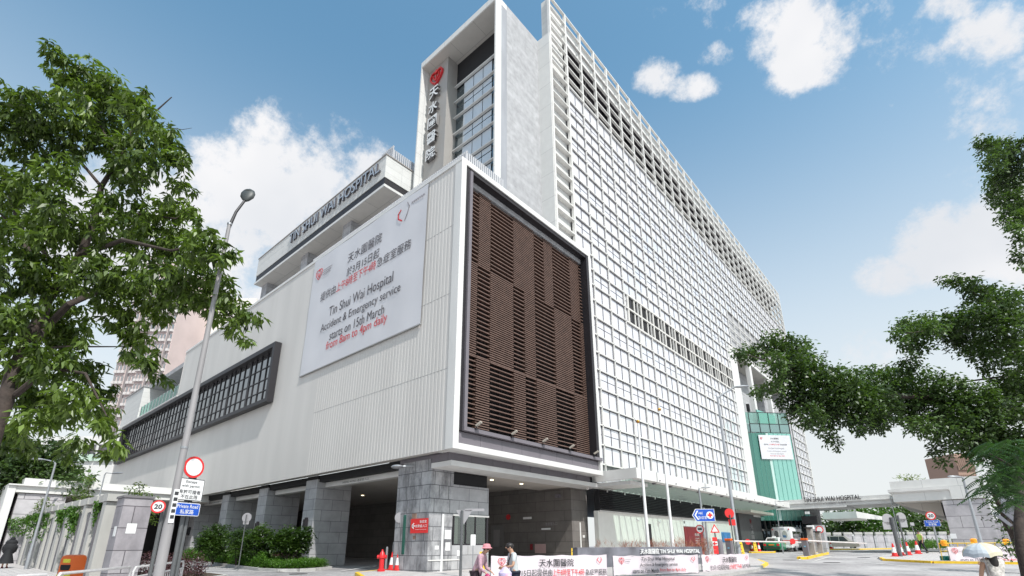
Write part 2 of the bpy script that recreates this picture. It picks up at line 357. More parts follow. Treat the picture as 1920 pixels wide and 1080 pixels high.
def text_mesh(s, h, extr=0., bold=0., align='CENTER', width=None):
    """lettering as a mesh in the local x (reading) / z (up) plane, facing -y; h is the letter height, width the run to fill"""
    cu = bpy.data.curves.new('t', 'FONT'); cu.body = s; cu.size = 1; cu.align_x = 'LEFT'; cu.extrude = 0; cu.offset = bold; cu.resolution_u = 3
    o = bpy.data.objects.new('t', cu); COL.objects.link(o); dg = bpy.context.evaluated_depsgraph_get()
    me = bpy.data.meshes.new_from_object(o.evaluated_get(dg)); V = np.array([v.co[:] for v in me.vertices]); F = [tuple(p.vertices) for p in me.polygons]
    bpy.data.objects.remove(o); bpy.data.curves.remove(cu); bpy.data.meshes.remove(me)
    if not len(V): return MB()
    mn, mx = V.min(0), V.max(0); sc = h/(mx[1]-mn[1]); sx = sc if width is None else width/(mx[0]-mn[0])
    V = np.stack([(V[:, 0]-mn[0])*sx, np.zeros(len(V)), (V[:, 1]-mn[1])*sc], 1)
    wd = (mx[0]-mn[0])*sx
    V[:, 0] -= {'CENTER': wd/2, 'LEFT': 0, 'RIGHT': wd}[align]
    m = MB()
    if extr:
        n = len(V); B = V+np.array([0, extr, 0])
        from collections import Counter
        ec = Counter(); 
        for f in F:
            for i in range(len(f)): ec[frozenset((f[i], f[(i+1) % len(f)]))] += 1
        side = [(a, b, b+n, a+n) for a, b in (tuple(e) for e, c in ec.items() if c == 1)]
        m.add(np.vstack([V, B]), F+[tuple(i+n for i in f) for f in F]+side)
    else: m.add(V, F)
    return m
def put_text(name, s, h, pos, parent, m, xdir=(1, 0, 0), updir=(0, 0, 1), extr=0., bold=0., align='CENTER', width=None):
    t_ = text_mesh(s, h, extr, bold, align, width); x = Vector(xdir).normalized(); u = Vector(updir).normalized(); n = u.cross(x)
    pos = Vector(pos)
    M = Matrix(((x.x, n.x, u.x, pos.x), (x.y, n.y, u.y, pos.y), (x.z, n.z, u.z, pos.z), (0, 0, 0, 1)))
    return t_.xf(M).build(name, m, parent)
def stroke(m, pts, w, t, closed=False):
    """flat band of width w following 2-D points in the x/z plane, t thick in y"""
    P = [Vector((p[0], 0, p[1])) for p in pts]; n = len(P)
    for i in range(n if closed else n-1):
        a, b = P[i], P[(i+1) % n]; d = (b-a).normalized(); q = Vector((-d.z, 0, d.x))*w/2; a = a-d*w*.2; b = b+d*w*.2
        m.prism([a-q, b-q, b+q, a+q], (0, t, 0), 4)
    return m
def heart(size, t, w=.07):
    w = min(w, .075)
    m = MB(); s = size
    L_ = [(-.03, .30), (-.18, .42), (-.36, .40), (-.47, .24), (-.46, .02), (-.34, -.18), (-.16, -.36), (0, -.50)]
    stroke(m, [(x*s, z*s) for x, z in L_], w*s, t); stroke(m, [(-x*s, z*s) for x, z in L_], w*s, t)
    stroke(m, [(-.24*s, .20*s), (-.22*s, .0), (-.08*s, -.16*s), (0, -.30*s)], w*s*.8, t)
    stroke(m, [(.24*s, .20*s), (.22*s, .0), (.08*s, -.16*s), (0, -.30*s)], w*s*.8, t)
    stroke(m, [(0, .12*s), (0, -.30*s)], w*s*.8, t)
    m.lathe((0, 0, .42*s), [(.085*s, 0), (.085*s, t)], 10, 'y'); return m
def put_mb(m, name, pos, parent, mt, xdir=(1, 0, 0)):
    x = Vector(xdir).normalized(); u = Vector((0, 0, 1)); n = u.cross(x); pos = Vector(pos)
    return m.xf(Matrix(((x.x, n.x, 0, pos.x), (x.y, n.y, 0, pos.y), (0, 0, 1, pos.z), (0, 0, 0, 1)))).build(name, mt, parent)
# ------------------------------------------------------------------ ground
def gz(x, y):
    d = -x*.651+y*.759
    if d < 9: return 0.
    k = 1.05*(1-math.exp(-(d-9)/26))
    return k
def ground_mesh():
    xs = sorted(set([-900, -600, -400, -300, -220, -160]+list(range(-130, 61, 2))+[80, 120, 200, 400, 700])); ys = sorted(set([-500, -300, -150, -80, -40]+list(range(-20, 131, 2))+[150, 200, 300, 450, 700, 1000]))
    m = MB(); V = [(x, y, gz(x, y)) for y in ys for x in xs]; nx = len(xs)
    m.add(V, [(j*nx+i, j*nx+i+1, (j+1)*nx+i+1, (j+1)*nx+i) for j in range(len(ys)-1) for i in range(nx-1)])
    return m
tag(ground_mesh().build('road', road_m, smooth=True), kind='structure')
def densify(P, step=1.2, closed=True):
    o = []
    n = len(P)
    for i in range(n if closed else n-1):
        a, b = Vector(P[i]+(0,)), Vector(P[(i+1) % n]+(0,)); k = max(1, int((b-a).length/step))
        o += [tuple((a+(b-a)*j/k)[:2]) for j in range(k)]
    if not closed: o.append(P[-1])
    return o
def slab(name, P, h, mtop, mkerb, parent=None, kerb_w=.15, yel=None):
    """a raised paved area following the ground, with a kerb round it"""
    Q = densify(P); bm = bmesh.new()
    vs = [bm.verts.new((x, y, 0)) for x, y in Q]; f = bm.faces.new(vs); r = bmesh.ops.triangulate(bm, faces=[f])
    for _ in range(2): bmesh.ops.subdivide_edges(bm, edges=[e for e in bm.edges if not e.is_boundary and e.calc_length() > 2.5], cuts=1); bmesh.ops.triangulate(bm, faces=bm.faces[:])
    for v in bm.verts: v.co.z = gz(v.co.x, v.co.y)+h
    me = bpy.data.meshes.new(name); bmesh.ops.recalc_face_normals(bm, faces=bm.faces); bm.to_mesh(me); bm.free(); me.materials.append(mtop)
    o = bpy.data.objects.new(name, me); COL.objects.link(o); tag(o, kind='structure')
    k = MB(); n = len(Q); c = Vector((sum(q[0] for q in Q)/n, sum(q[1] for q in Q)/n, 0))
    area = sum(Q[i][0]*Q[(i+1) % n][1]-Q[(i+1) % n][0]*Q[i][1] for i in range(n)); sg = 1 if area > 0 else -1
    for i in range(n):
        a = Q[i]; b = Q[(i+1) % n]; d = Vector((b[0]-a[0], b[1]-a[1], 0)).normalized(); nn = Vector((d.y, -d.x, 0))*sg
        A = Vector((a[0], a[1], gz(*a))); B = Vector((b[0], b[1], gz(*b))); z = Vector((0, 0, 1))
        k.k = 1 if (yel and any(y0 <= i/n <= y1 for y0, y1 in yel)) else 0
        k.add([A+nn*.0-z*.1, B-z*.1, B+nn*kerb_w-z*.1, A+nn*kerb_w-z*.1, A+z*(h+.004), B+z*(h+.004), B+nn*kerb_w+z*(h+.004), A+nn*kerb_w+z*(h+.004)],
              [(4, 5, 6, 7), (0, 1, 5, 4), (2, 3, 7, 6), (1, 2, 6, 5), (3, 0, 4, 7)])
    tag(k.build('kerb', [mkerb, yellow]), kind='structure')
    return o
# ================================================================== the hospital
H = thing('hospital_building', (-18.1, 15, .5), 'large white hospital with ribbed podium wall, timber louvre screen and tall gridded glass front', 'building')
def hb(m, name, mt, parent=None, **k): return m.build(name, mt, parent or H, world=True, **k)
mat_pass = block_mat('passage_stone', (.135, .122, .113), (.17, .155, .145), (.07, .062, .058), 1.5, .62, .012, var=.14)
XF = -17.1          # plane of the gridded front
# ribbed podium wall (real ribs)
def ribbed(x0, x1, y, z0, z1, step=.22, dep=.016):
    m = MB(); x = x0; P = []
    while x < x1-.001:
        P += [(x, y), (x+step*.55, y), (x+step*.62, y+dep), (x+step*.93, y+dep)]; x += step
    P.append((x1, y)); n = len(P)
    m.add([(a, b, z0) for a, b in P]+[(a, b, z1) for a, b in P], [(i, i+1, i+1+n, i+n) for i in range(n-1)]); return m
m = ribbed(-29.0, -16.35, 14.5, 5.68, 21.1, .26, .009); m.quad((-58, 14.5, 5.68), (-29.0, 14.5, 5.68), (-29.0, 14.5, 21.1), (-58, 14.5, 21.1)); m.box(-58, -16.4, 14.55, 15.1, 5.72, 21.06); m.box(-58.05, -57.95, 14.48, 22, 16, 21.1)
for z in (9.5, 13.4, 17.3): m.mat(1).box(-29 if z < 16 else -29, -16.4, 14.497, 14.53, z, z+.012)
m.mat(0); hb(m, 'podium_wall', [clad, joint])
m = MB().quad((-80.6, 14.5, 5.68), (-58, 14.5, 5.68), (-58, 14.5, 16.4), (-80.6, 14.5, 16.4)); m.box(-80.6, -58, 14.55, 15.1, 5.72, 16.36); m.box(-80.62, -80.5, 14.48, 30, .5, 16.4)
hb(m, 'low_podium_wall', [clad])
m = MB().box(-58, -16.1, 14.44, 15.0, 21.08, 21.28).box(-80.6, -58.05, 14.44, 15.0, 16.38, 16.5); hb(m, 'parapet_coping', white)
hb(MB().box(-80.5, -72.5, 14.52, 26, 16.5, 20.5), 'stair_core', tile_w)
hb(MB().box(-80.6, -72.4, 14.42, 26.1, 20.5, 20.62), 'roof_edge', joint)
m = MB()
for i in range(12): m.box(-72.2+i*1.2, -71.1+i*1.2, 14.68, 14.70, 16.5, 17.9)
hb(m, 'glass_balustrade', clear_g)
for i in range(13): hb(MB().box(-72.3+i*1.2, -72.24+i*1.2, 14.64, 14.76, 16.5, 17.95), 'balustrade_post', steel)
# roof railing of thin slats along the podium edge
m = MB()
x = -33.
while x < -16.4: m.box(x, x+.09, 15.02, 15.07, 21.15, 22.25); x += .16
m.box(-33, -16.4, 15.08, 15.12, 22.2, 22.28); y = 15.1
while y < 18: m.box(-16.5, -16.45, y, y+.09, 21.15, 22.25); y += .16
hb(m, 'slatted_railing', mat('rail_slat', (.50, .50, .52), .5))
hb(MB().box(-79, -16.6, 15.1, 26.6, 20.4, 20.9), 'podium_roof', conc)
# strip window on the side
m = MB()
m.box(-76.3, -35.0, 14.02, 14.48, 15.5, 15.85).box(-76.3, -35.0, 14.02, 14.48, 11.35, 11.62).box(-76.3, -75.9, 14.02, 14.48, 11.62, 15.5).box(-35.35, -35.0, 14.02, 14.48, 11.62, 15.5)
wf = hb(m, 'strip_window', dark)
m = MB().box(-75.9, -35.35, 14.44, 14.47, 11.62, 15.5); hb(m, 'glazing', glass_s, wf)
m = MB()
x = -75.9; i = 0
while x < -35.4:
    w = .26 if i % 4 == 0 else .07
    m.box(x, x+w, 14.38, 14.44, 11.62, 15.5); x += 1.0; i += 1
for z in (12.5, 13.4, 14.35): m.box(-75.9, -35.35, 14.39, 14.44, z, z+.06)
hb(m, 'glazing_bar', dark, wf)
# white frame of the louvre box
m = MB()
m.box(-16.62, -16.09, 14.46, 14.80, 5.68, 21.3).box(-16.62, -16.09, 26.56, 26.82, 5.68, 21.3).box(-16.62, -16.09, 14.80, 26.56, 20.95, 21.3).box(-17.4, -16.09, 14.8, 26.56, 5.68, 5.96)
m.box(-17.35, -16.62, 26.6, 26.8, 5.68, 21.3)
hb(m, 'louvre_frame', white, bevel=.015)
m = MB()  # dark reveal round the louvres
m.box(-17.35, -16.16, 14.8, 15.05, 6.55, 20.95).box(-16.95, -16.13, 26.3, 26.56, 6.55, 20.95).box(-17.35, -16.16, 15.05, 26.3, 20.72, 20.95)
m.box(-17.5, -17.35, 14.8, 26.56, 6.5, 20.95)
hb(m, 'reveal', dark)
m = MB().box(-16.60, -16.02, 15.05, 26.72, 6.56, 6.74).box(-16.60, -16.04, 15.05, 15.24, 6.74, 20.72)
hb(m, 'inner_frame', purple)
m = MB()
for i in range(8):
    y = 14.82+i*1.49; m.box(-16.30, -16.24, y, min(y+1.475, 26.55), 5.97, 6.52)
m.mat(1).box(-17.3, -16.36, 14.8, 26.56, 5.97, 6.56)
hb(m, 'plinth_panel', [purple, black])
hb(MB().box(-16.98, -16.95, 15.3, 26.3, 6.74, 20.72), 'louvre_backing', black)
T = [(20.6, 15.75, [15.3, 's', 16.3, 'd', 17.25, 's', 19.15, 'd', 21.1, 's', 22.05, 'd', 23.0, 's', 24.9, 'd', 26.0, 's', 26.3]),
     (15.75, 10.6, [15.3, 'd', 16.3, 's', 17.25, 'd', 19.15, 's', 20.1, 'd', 21.1, 's', 23.0, 'd', 24.9, 's', 25.9, 'd', 26.3]),
     (10.6, 6.85, [15.3, 's', 16.3, 'd', 17.3, 's', 19.15, 'd', 20.15, 's', 21.1, 'd', 22.95, 's', 24.85, 'd', 26.3])]
for zt, zb, row in T:
    for i in range(0, len(row)-2, 2):
        y0, k, y1 = row[i:i+3]; m = MB(); st = .245 if k == 's' else .1225; z = zb
        while z < zt-.02:
            m.add([(-16.62, y0, z), (-16.62, y1-.03, z), (-16.62, y1-.03, z+.055), (-16.62, y0, z+.055), (-16.84, y0, z+.045), (-16.84, y1-.03, z+.045), (-16.84, y1-.03, z+.09), (-16.84, y0, z+.09)],
                  [(0, 1, 2, 3), (3, 2, 6, 7), (0, 4, 5, 1), (0, 3, 7, 4), (1, 5, 6, 2), (4, 7, 6, 5)]); z += st
        m.mat(1).box(-16.88, -16.84, (y0+y1)/2-.03, (y0+y1)/2+.03, zb, zt)
        hb(m, 'louvre_panel', [louvw, dark])
for i, y in enumerate((15.74, 18.22, 20.7, 23.15, 25.7)):
    s = thing('spotlight', (-15.98, y, 6.82), ['pale facade spotlight nearest the ribbed wall, on the ledge below the louvres', 'second pale facade spotlight from the ribbed wall on the louvre ledge', 'middle pale facade spotlight on the louvre ledge', 'fourth pale facade spotlight from the ribbed wall on the louvre ledge', 'pale facade spotlight at the glass front end of the louvre ledge'][i], 'spotlight', 'spotlights along the louvre ledge')
    MB().obox((.14, .04, .12), (.13, .03, .075), (-.02, .075, 0), (-.02, 0, .035)).build('lamp_head', mat('lamp_beige', (.42, .38, .33), .5), s); MB().tube([(0, 0, -.1), (.05, 0, .1)], .025, 6).box(-.06, .06, -.06, .06, -.12, -.08).build('bracket', dark, s)
# bands under the box, lower canopy round the corner
m = MB()
for i in range(9):
    y = 15.02+i*1.45; m.box(-17.0, -16.95, y, min(y+1.43, 26.4), 5.32, 5.68)
m.mat(1).box(-57, -17.02, 15.12, 27.5, 5.315, 5.70).mat(0).box(-20.5, -17.0, 15.0, 15.04, 5.32, 5.68)
hb(m, 'dark_fascia', [purple, black])
m = MB().box(-18.1, -16.73, 14.98, 27.6, 5.06, 5.30)
hb(m, 'lower_canopy', white, bevel=.01)
hb(MB().box(-58, -18.1, 16.2, 26.4, 5.26, 5.31).box(-20.6, -18.12, 15.9, 27.6, 5.08, 5.25), 'undercroft_ceiling', soff)
# pillars facing the side road
for i, (x0, x1, y1) in enumerate([(-29.8, -28.46, 16.1), (-36.3, -35.0, 16.1), (-42.7, -41.46, 16.1), (-49.2, -47.9, 16.1)]):
    hb(MB().box(x0, x1, 15.0, y1+1.2, .2, 5.48), 'pillar', stone, bevel=.02)
    hb(MB().box(x0+.05, x1-.05, 15.05, 17, 5.48, 5.7), 'pillar_cap', black)
    w = hb(MB().box(x0+.55, x0+.8, 14.80, 15.0, 2.75, 3.2).box(x0+.6, x0+.75, 14.86, 15, 2.65, 3.3), 'wall_light', dark)
P1 = hb(MB().box(-20.6, -18.1, 15.0, 16.42, .2, 5.5), 'corner_pillar', stone_s, bevel=.02)
hb(MB().box(-20.2, -18.13, 14.97, 15.0, 5.06, 5.5), 'pillar_top_stone', stone_s)
for x0, x1, tx in [(-28.4, -20.62, 1), (-34.95, -29.85, 0), (-41.4, -36.35, 0), (-47.85, -42.75, 2)]:
    b_ = hb(MB().box(x0, x1, 15.5, 15.9, 5.03, 5.31), 'portal_beam', white)
    if tx: put_text('lettering', 'HONG KONG 急症室入口', .13, Vector(((-25.2 if tx == 1 else -45.5)+18.1, 15.49-15, 5.09-.5)), H, ink, width=2.6)
# guard booth built into the corner
hb(MB().box(-20.6, -18.12, 16.42, 18.85, 3.08, 4.45), 'booth_wall', stone); hb(MB().box(-20.6, -18.1, 16.42, 18.85, .2, 1.68), 'booth_base', stone)
hb(MB().box(-20.6, -18.2, 16.43, 18.8, 4.45, 5.06), 'booth_vent', black)
hb(MB().box(-18.5, -18.09, 16.45, 18.87, 3.0, 3.08), 'window_hood', white)
bw = hb(MB().box(-18.2, -18.14, 16.5, 16.58, 1.7, 3.0).box(-18.2, -18.14, 17.3, 17.36, 1.7, 3.0).box(-18.2, -18.14, 17.95, 18.0, 1.7, 3.0).box(-18.2, -18.12, 18.72, 18.84, 1.7, 3.0).box(-18.2, -18.12, 16.5, 18.84, 1.66, 1.74), 'booth_window', dark)
hb(MB().box(-18.18, -18.17, 16.5, 18.72, 1.72, 3.0), 'pane', glass_gd if 0 else clear_c, bw)
hb(MB().box(-20.4, -20.3, 16.45, 18.8, 1.7, 3.05).box(-19.6, -18.5, 16.5, 18.7, 1.6, 1.72), 'booth_interior', soff)
hb(MB().box(-20.64, -20.6, 16.0, 16.4, .25, 5.0).box(-19.95, -19.75, 14.985, 15.02, 1.3, 3.05), 'slit_window', glass_gd)
m = MB().box(-18.1, -18.06, 15.75, 15.85, .55, 3.05); hb(m, 'cable_trunking', paintw)
m = MB().box(-18.1, -18.085, 15.95, 16.33, 1.95, 2.35).box(-18.1, -18.085, 16.02, 16.3, 1.45, 1.8).box(-18.1, -18.085, 15.4, 15.62, 1.5, 1.66).box(-18.1, -18.085, 16.75, 17.0, 1.2, 1.45)
hb(m, 'notice_sheet', paintw)
hb(MB().box(-18.12, -18.07, 15.02, 16.9, 1.02, 1.07), 'guard_strip', white)
hb(MB().lathe((-18.08, 17.0, 1.32), [(.05, 0), (.05, .03)], 10, 'x'), 'intercom', ink)
m = MB().tube([(-19.3, 14.95, 5.3), (-19.6, 14.5, 5.25)], .04, 6); m.ell((-19.75, 14.3, 5.22), (.34, .28, .10), 14, 8)
hb(m, 'corner_lamp', steel, smooth=True)
hb(MB().box(-19.28, -19.0, 14.96, 15.0, 2.78, 3.08).box(-19.15, -18.98, 14.97, 15.0, 1.95, 2.1), 'junction_box', mat('rust_box', (.25, .16, .12), .7, var=.2))
# deep passage walls
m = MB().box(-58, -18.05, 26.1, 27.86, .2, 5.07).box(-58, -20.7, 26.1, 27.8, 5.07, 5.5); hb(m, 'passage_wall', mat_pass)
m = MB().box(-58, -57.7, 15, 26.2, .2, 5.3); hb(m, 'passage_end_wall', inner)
d_ = hb(MB().box(-24.8, -23.6, 26.04, 26.1, .6, 3.0), 'service_door', mat('grey_door', (.17, .16, .155), .5, var=.05)); hb(MB().box(-24.5, -23.95, 26.0, 26.04, 1.6, 2.7).mat(1).tube([(-23.75, 26.0, 1.6), (-23.75, 25.93, 1.6), (-23.9, 25.93, 1.6)], .03, 6), 'door_panel', [mat('door_inset', (.24, .225, .22), .5), chrome], d_)
hb(MB().lathe((-23.2, 26.02, 3.5), [(.17, 0), (.19, .04), (.1, .07)], 12, 'y'), 'fire_bell', red)
hb(MB().box(-21.9, -21.2, 26.06, 26.1, 3.3, 3.44).box(-20.4, -19.7, 26.07, 26.1, 2.6, 2.7), 'emergency_light', paintw)
hb(MB().box(-20.95, -20.1, 26.06, 26.1, 1.2, 1.75), 'pink_notice', mat('pink_notice', (.5, .33, .32), .5)); hb(MB().box(-21.3, -21.15, 26.0, 26.1, 1.4, 1.75), 'alarm_box', darkred)
hb(MB().box(-19.1, -18.8, 25.85, 26.1, 4.5, 4.7), 'floodlight', purple)
put_text('lettering', '急症室入口', .18, Vector((-19.6+18.1, 26.06-15, 2.85-.5)), H, greyink)
hb(MB().box(-18.05, -18.02, 26.9, 27.0, .6, 3.0).box(-18.05, -18.03, 27.2, 27.45, 2.1, 2.25), 'cable_trunking', white)
for x, y in [(-22.5, 18), (-24.5, 20), (-24.5, 22.5), (-21.5, 22), (-21.5, 20), (-33, 18), (-33, 21), (-39, 18), (-39, 21), (-19, 20), (-19, 22.5), (-27, 24)]:
    hb(MB().lathe((x, y, 5.06 if x > -20.7 else 5.245), [(.09, -.02), (.11, 0)], 12), 'downlight', mat('lamp_glow', (1, .88, .6), .5, emit=3.0))
hb(MB().box(-29.2, -27.4, 25.2, 26.0, .55, 2.1).box(-29.1, -27.5, 25.1, 25.2, 1.2, 1.9), 'cabinet', mat('bronze_cabinet', (.06, .035, .025), .5))
# penthouse with the name, on short columns above the podium
m = MB().box(-49.7, -27.5, 17, 32, 28.03, 30.05); hb(m, 'penthouse_fascia', tile_w)
hb(MB().box(-49.75, -27.44, 16.94, 32, 30.05, 30.13), 'fascia_coping', mat('bronze_edge', (.30, .27, .25), .5))
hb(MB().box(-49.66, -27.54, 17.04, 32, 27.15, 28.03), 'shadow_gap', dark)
hb(MB().box(-49.6, -27.36, 16.95, 32, 27.05, 27.22), 'penthouse_soffit', soff_p)
hb(MB().box(-49.65, -27.3, 16.90, 16.95, 27.03, 27.24).box(-27.36, -27.30, 16.95, 32, 27.03, 27.24), 'soffit_edge', white)
for x in (-34.0, -41.05, -49.3): hb(MB().box(x, x+1.2, 17.6, 18.6, 20.5, 27.05), 'short_column', stone)
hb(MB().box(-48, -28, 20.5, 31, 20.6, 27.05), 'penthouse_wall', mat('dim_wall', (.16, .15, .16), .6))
m = MB(); y = 17.6
while y < 26: m.box(-27.9, -27.8, y, y+.12, 30.0, 31.3); y += .2
x = -29.
while x < -27.5: m.box(x, x+.12, 17.5, 17.6, 30.0, 31.3); x += .2
hb(m, 'roof_screen', mat('roof_slat', (.45, .46, .49), .5, var=.1))
s = thing('building_sign', (-35.3, 16.95, 28.72), 'long row of dark metal letters along the white penthouse edge', 'sign')
put_text('lettering', 'TIN SHUI WAI HOSPITAL', 1.0, (0, -.12, 0), s, mat('dark_letter', (.12, .115, .13), .35, .4), extr=.14, bold=.012, width=14.5)
put_text('letter_face', 'TIN SHUI WAI HOSPITAL', 1.0, (0, -.127, 0), s, silver, width=14.5)
# tower wing with recessed bay
m = MB().box(-27.02, -18.3, 19.25, 20.44, 40.45, 41.0).box(-27.02, -24.0, 20.44, 24.3, 40.45, 41.0)            # roof slab
m.box(-27.02, -26.9, 19.25, 24.3, 20.5, 40.45).box(-18.42, -18.3, 19.25, 19.85, 20.5, 40.45)
hb(m, 'tower_frame', panel)
hb(MB().box(-26.9, -18.42, 19.3, 21.2, 40.38, 40.45), 'tower_soffit', soff_p)
hb(MB().box(-26.9, -24.4, 20.0, 24.2, 20.5, 40.38), 'sign_shaft', beige)
hb(MB().box(-24.4, -18.45, 21.05, 21.3, 37.7, 40.4), 'dark_band', black)
m = MB()
hb(MB().box(-24.4, -18.45, 21.1, 21.3, 20.5, 37.7), 'side_glass', glass_d)
m = MB()
for k in range(11):
    z0 = 37.7-1.64*(k+1)
    for x0, x1 in ((-23.45, -22.4), (-22.33, -21.35), (-21.28, -20.35)):
        if k % 2: m.box(x0, x1, 21.02, 21.05, z0+.1, z0+.98).box(x0, x1, 21.02, 21.05, z0+1.08, z0+1.54)
        else: m.box(x0, x1, 21.02, 21.05, z0+.1, z0+1.54)
hb(m, 'tower_window', mat('pale_blue_glass', (.58, .64, .70), .06, spec=1.0))
m = MB()
for k in range(12): m.box(-24.4, -18.45, 20.8, 21.0, 37.7-1.64*k-.04, 37.7-1.64*k+.05)
hb(m, 'transom', fin_w)
hb(MB().box(-18.52, -18.31, 19.85, 20.45, 20.5, 40.44), 'corner_strip', mat('blue_grey_concrete', (.33, .34, .37), .6, var=.15, vscale=1, streak=.3))
hb(MB().box(-18.46, -18.3, 20.45, 24.32, 20.5, 40.99).box(-24, -18.46, 21.32, 24.32, 20.5, 40.99), 'tower_side_wall', conc)
ts = thing('tower_sign', (-25.7, 20, 35), 'vertical silver characters under a red heart emblem, high on the tower', 'sign')
put_mb(heart(1.55, .16, .12), 'heart_emblem', (0, -.18, 4.0), ts, red)
put_mb(heart(1.45, .01, .04), 'emblem_face', (0, -.19, 4.0), ts, mat('red_bright', (.8, .06, .05), .4))
for i, ch in enumerate('天水圍醫院'):
    put_text('character', ch, 1.12, (0, -.30, 1.65-1.55*i), ts, mat('character_side', (.22, .21, .21), .4, .3), extr=.26, bold=.02, width=1.12)
    put_text('character_face', ch, 1.12, (0, -.307, 1.65-1.55*i), ts, paintw, bold=.012, width=1.12)
# ---- gridded front
rows = [6.7, 8.0, 9.35, 10.65, 11.98, 13.33, 14.64, 16.0, 17.4, 18.73, 20.0, 21.27, 22.47, 23.7, 24.98, 26.18, 27.43, 28.65, 29.95, 31.2, 32.4, 33.6, 34.77, 35.95, 37.5]
BY = 2.275; ybay = [26.6+BY*k for k in range(0, 30)]
YE = 93.6
rest = MB(); cnt = 0
def pane_set(k, g):
    y0 = ybay[k]; y1 = ybay[k+1] if k+1 < len(ybay) else YE; m = MB()
    for r in range(3*g, 3*g+3):
        z0, z1 = rows[r], rows[r+1]
        if r in (9, 10) and 33.9 < y0+.1 < 59: continue
        ym = (y0+y1)/2
        for a, b in ((y0, ym), (ym, y1)):
            hs = [(z0, z1)] if r % 3 != 1 else [(z0, z0+(z1-z0)*.53), (z0+(z1-z0)*.53, z1)]
            for (c, d) in hs:
                e = [random.uniform(-.0015, .0015) for _ in range(4)]
                m.k = 0; m.quad((XF-.12+e[0], a, c), (XF-.12+e[1], b, c), (XF-.12+e[2], b, d), (XF-.12+e[3], a, d))
        m.k = 1
        m.box(XF-.12, XF-.085, ym-.024, ym+.024, z0, z1).box(XF-.12, XF-.08, y1-.085, y1-.02, z0, z1).box(XF-.12, XF-.08, y0, y1-.085, z1-.09, z1-.02)
        if r % 3 == 1: zz = z0+(z1-z0)*.53; m.box(XF-.119, XF-.10, y0, y1-.125, zz-.016, zz+.016)
    return m
frame_d = mat('glazing_frame', (.10, .095, .115), .5)
cells = []
for k in range(30):
    for g in range(8):
        if ybay[k] > 59 and g < 6 and not ybay[k] > 84: continue
        if ybay[k] > 93: continue
        if g < 5 and k == 0 and 0: continue
        cells.append((ybay[k]+abs(3*g-8)*.0, k, g))
cells.sort()
for i, (_, k, g) in enumerate(cells):
    m = pane_set(k, g)
    if not m.v: continue
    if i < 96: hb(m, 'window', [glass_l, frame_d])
    else: rest.k = 0; o_ = len(rest.v); rest.v += m.v; rest.f += [tuple(q+o_ for q in f) for f in m.f]; rest.m += m.m
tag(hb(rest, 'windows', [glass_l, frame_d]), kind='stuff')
m = MB()
for k, y in enumerate(ybay):
    zb = 4.9 if y < 59 else (18.8 if 0 else (24.3 if y < 85.5 else 4.0))
    m.box(XF-.10, XF+.02, y-.04, y+.04, zb, 37.5)
m.box(XF-.08, XF+.06, YE-.1, YE+.1, 4, 45.45)
for r, z in enumerate(rows):
    y1 = 59.1 if z < 24 else YE
    if z in (20.0,) : 
        m.box(XF-.10, XF+.02, 26.6, 34, z-.04, z+.04)
    else: m.box(XF-.10, XF+.02, 26.6, y1, z-.04, z+.04)
    if z < 24: m.box(XF-.10, XF+.02, 85.5, YE, z-.04, z+.04)
m.box(XF-.08, XF+.07, 59.1, 85.5, 24.25, 24.6)
hb(m, 'mullion_grid', fin_w)
# slot of openings
m = MB()
m.box(XF-.12, XF+.04, 33.9, 59.1, 21.2, 21.34).box(XF-.12, XF+.03, 33.9, 59.1, 19.94, 20.08).box(XF-.12, XF+.04, 33.9, 59.1, 18.66, 18.8)
y = 34.0
while y < 59.0:
    m.box(XF-.10, XF+.02, y-.09, y+.09, 18.8, 21.2); m.box(XF-.10, XF-.02, y+BY/2-.07, y+BY/2+.07, 18.8, 21.2); y += BY
hb(m, 'vent_slot_frame', mat('warm_white', (.66, .64, .61), .5, var=.05))
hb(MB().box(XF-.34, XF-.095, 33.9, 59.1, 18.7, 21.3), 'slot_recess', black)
# crown of deep fins over dark openings
fz = [38.35, 39.55, 40.75, 41.92, 43.07, 44.23, 45.38]
m = MB()
for z in fz: m.box(XF-.17, XF+.04, 24.3, YE+.1, z-.055, z+.055)
for z in np.arange(22.0, 37.5, 1.19): m.box(XF-.30, XF+.03, 24.4, 26.55, z-.05, z+.05)
for y in [24.35]+ybay:
    m.box(XF-.17, XF+.05, y-.085, y+.085, 37.5 if y > 25 and y > 26.7 else 21.5, 45.45)
m.box(XF-.5, XF+.05, 26.7, YE, 37.42, 37.54)
hb(m, 'crown_fins', fin_w)
hb(MB().box(XF-.9, XF-.30, 24.46, 26.5, 21.2, 45.3), 'corner_panel_wall', tile_w)
m = MB()
for i in range(5): m.box(XF-.31, XF-.29, 25.85, 26.2, 40.9-i*1.17, 41.35-i*1.17)
hb(m, 'vent_opening', black)
hb(MB().box(XF-.95, XF-.5, 26.5, YE, 43.2, 45.3), 'roof_parapet', panel)
hb(MB().box(-18.35, XF-.02, 24.2, 24.4, 21.2, 40.95), 'return_panel', panel)
hb(MB().box(XF-2.1, XF-1.9, 26.5, YE, 37.6, 43.2).box(XF-2.1, XF-.5, 26.5, YE, 37.54, 37.6).box(XF-1.9, XF-.5, 26.5, YE, 43.12, 43.2), 'plant_recess', mat('recess_mauve', (.028, .024, .032), .7, var=.2))
for y in ybay[::2]: hb(MB().box(XF-1.9, XF-1.0, y-.1, y+.1, 37.6, 43.15), 'recess_rib', dark)
# body of the ward block
m = MB().box(-40, XF-2.11, 28, YE, 5.5, 42.6).box(XF-2.1, XF-.36, 24.4, 59.3, 5.5, 37.4).box(XF-2.1, XF-.2, 59.3, YE, 24.7, 37.4).box(XF-2.1, XF-.2, 84.5, YE, 5.5, 24.8)
hb(m, 'ward_block', conc)
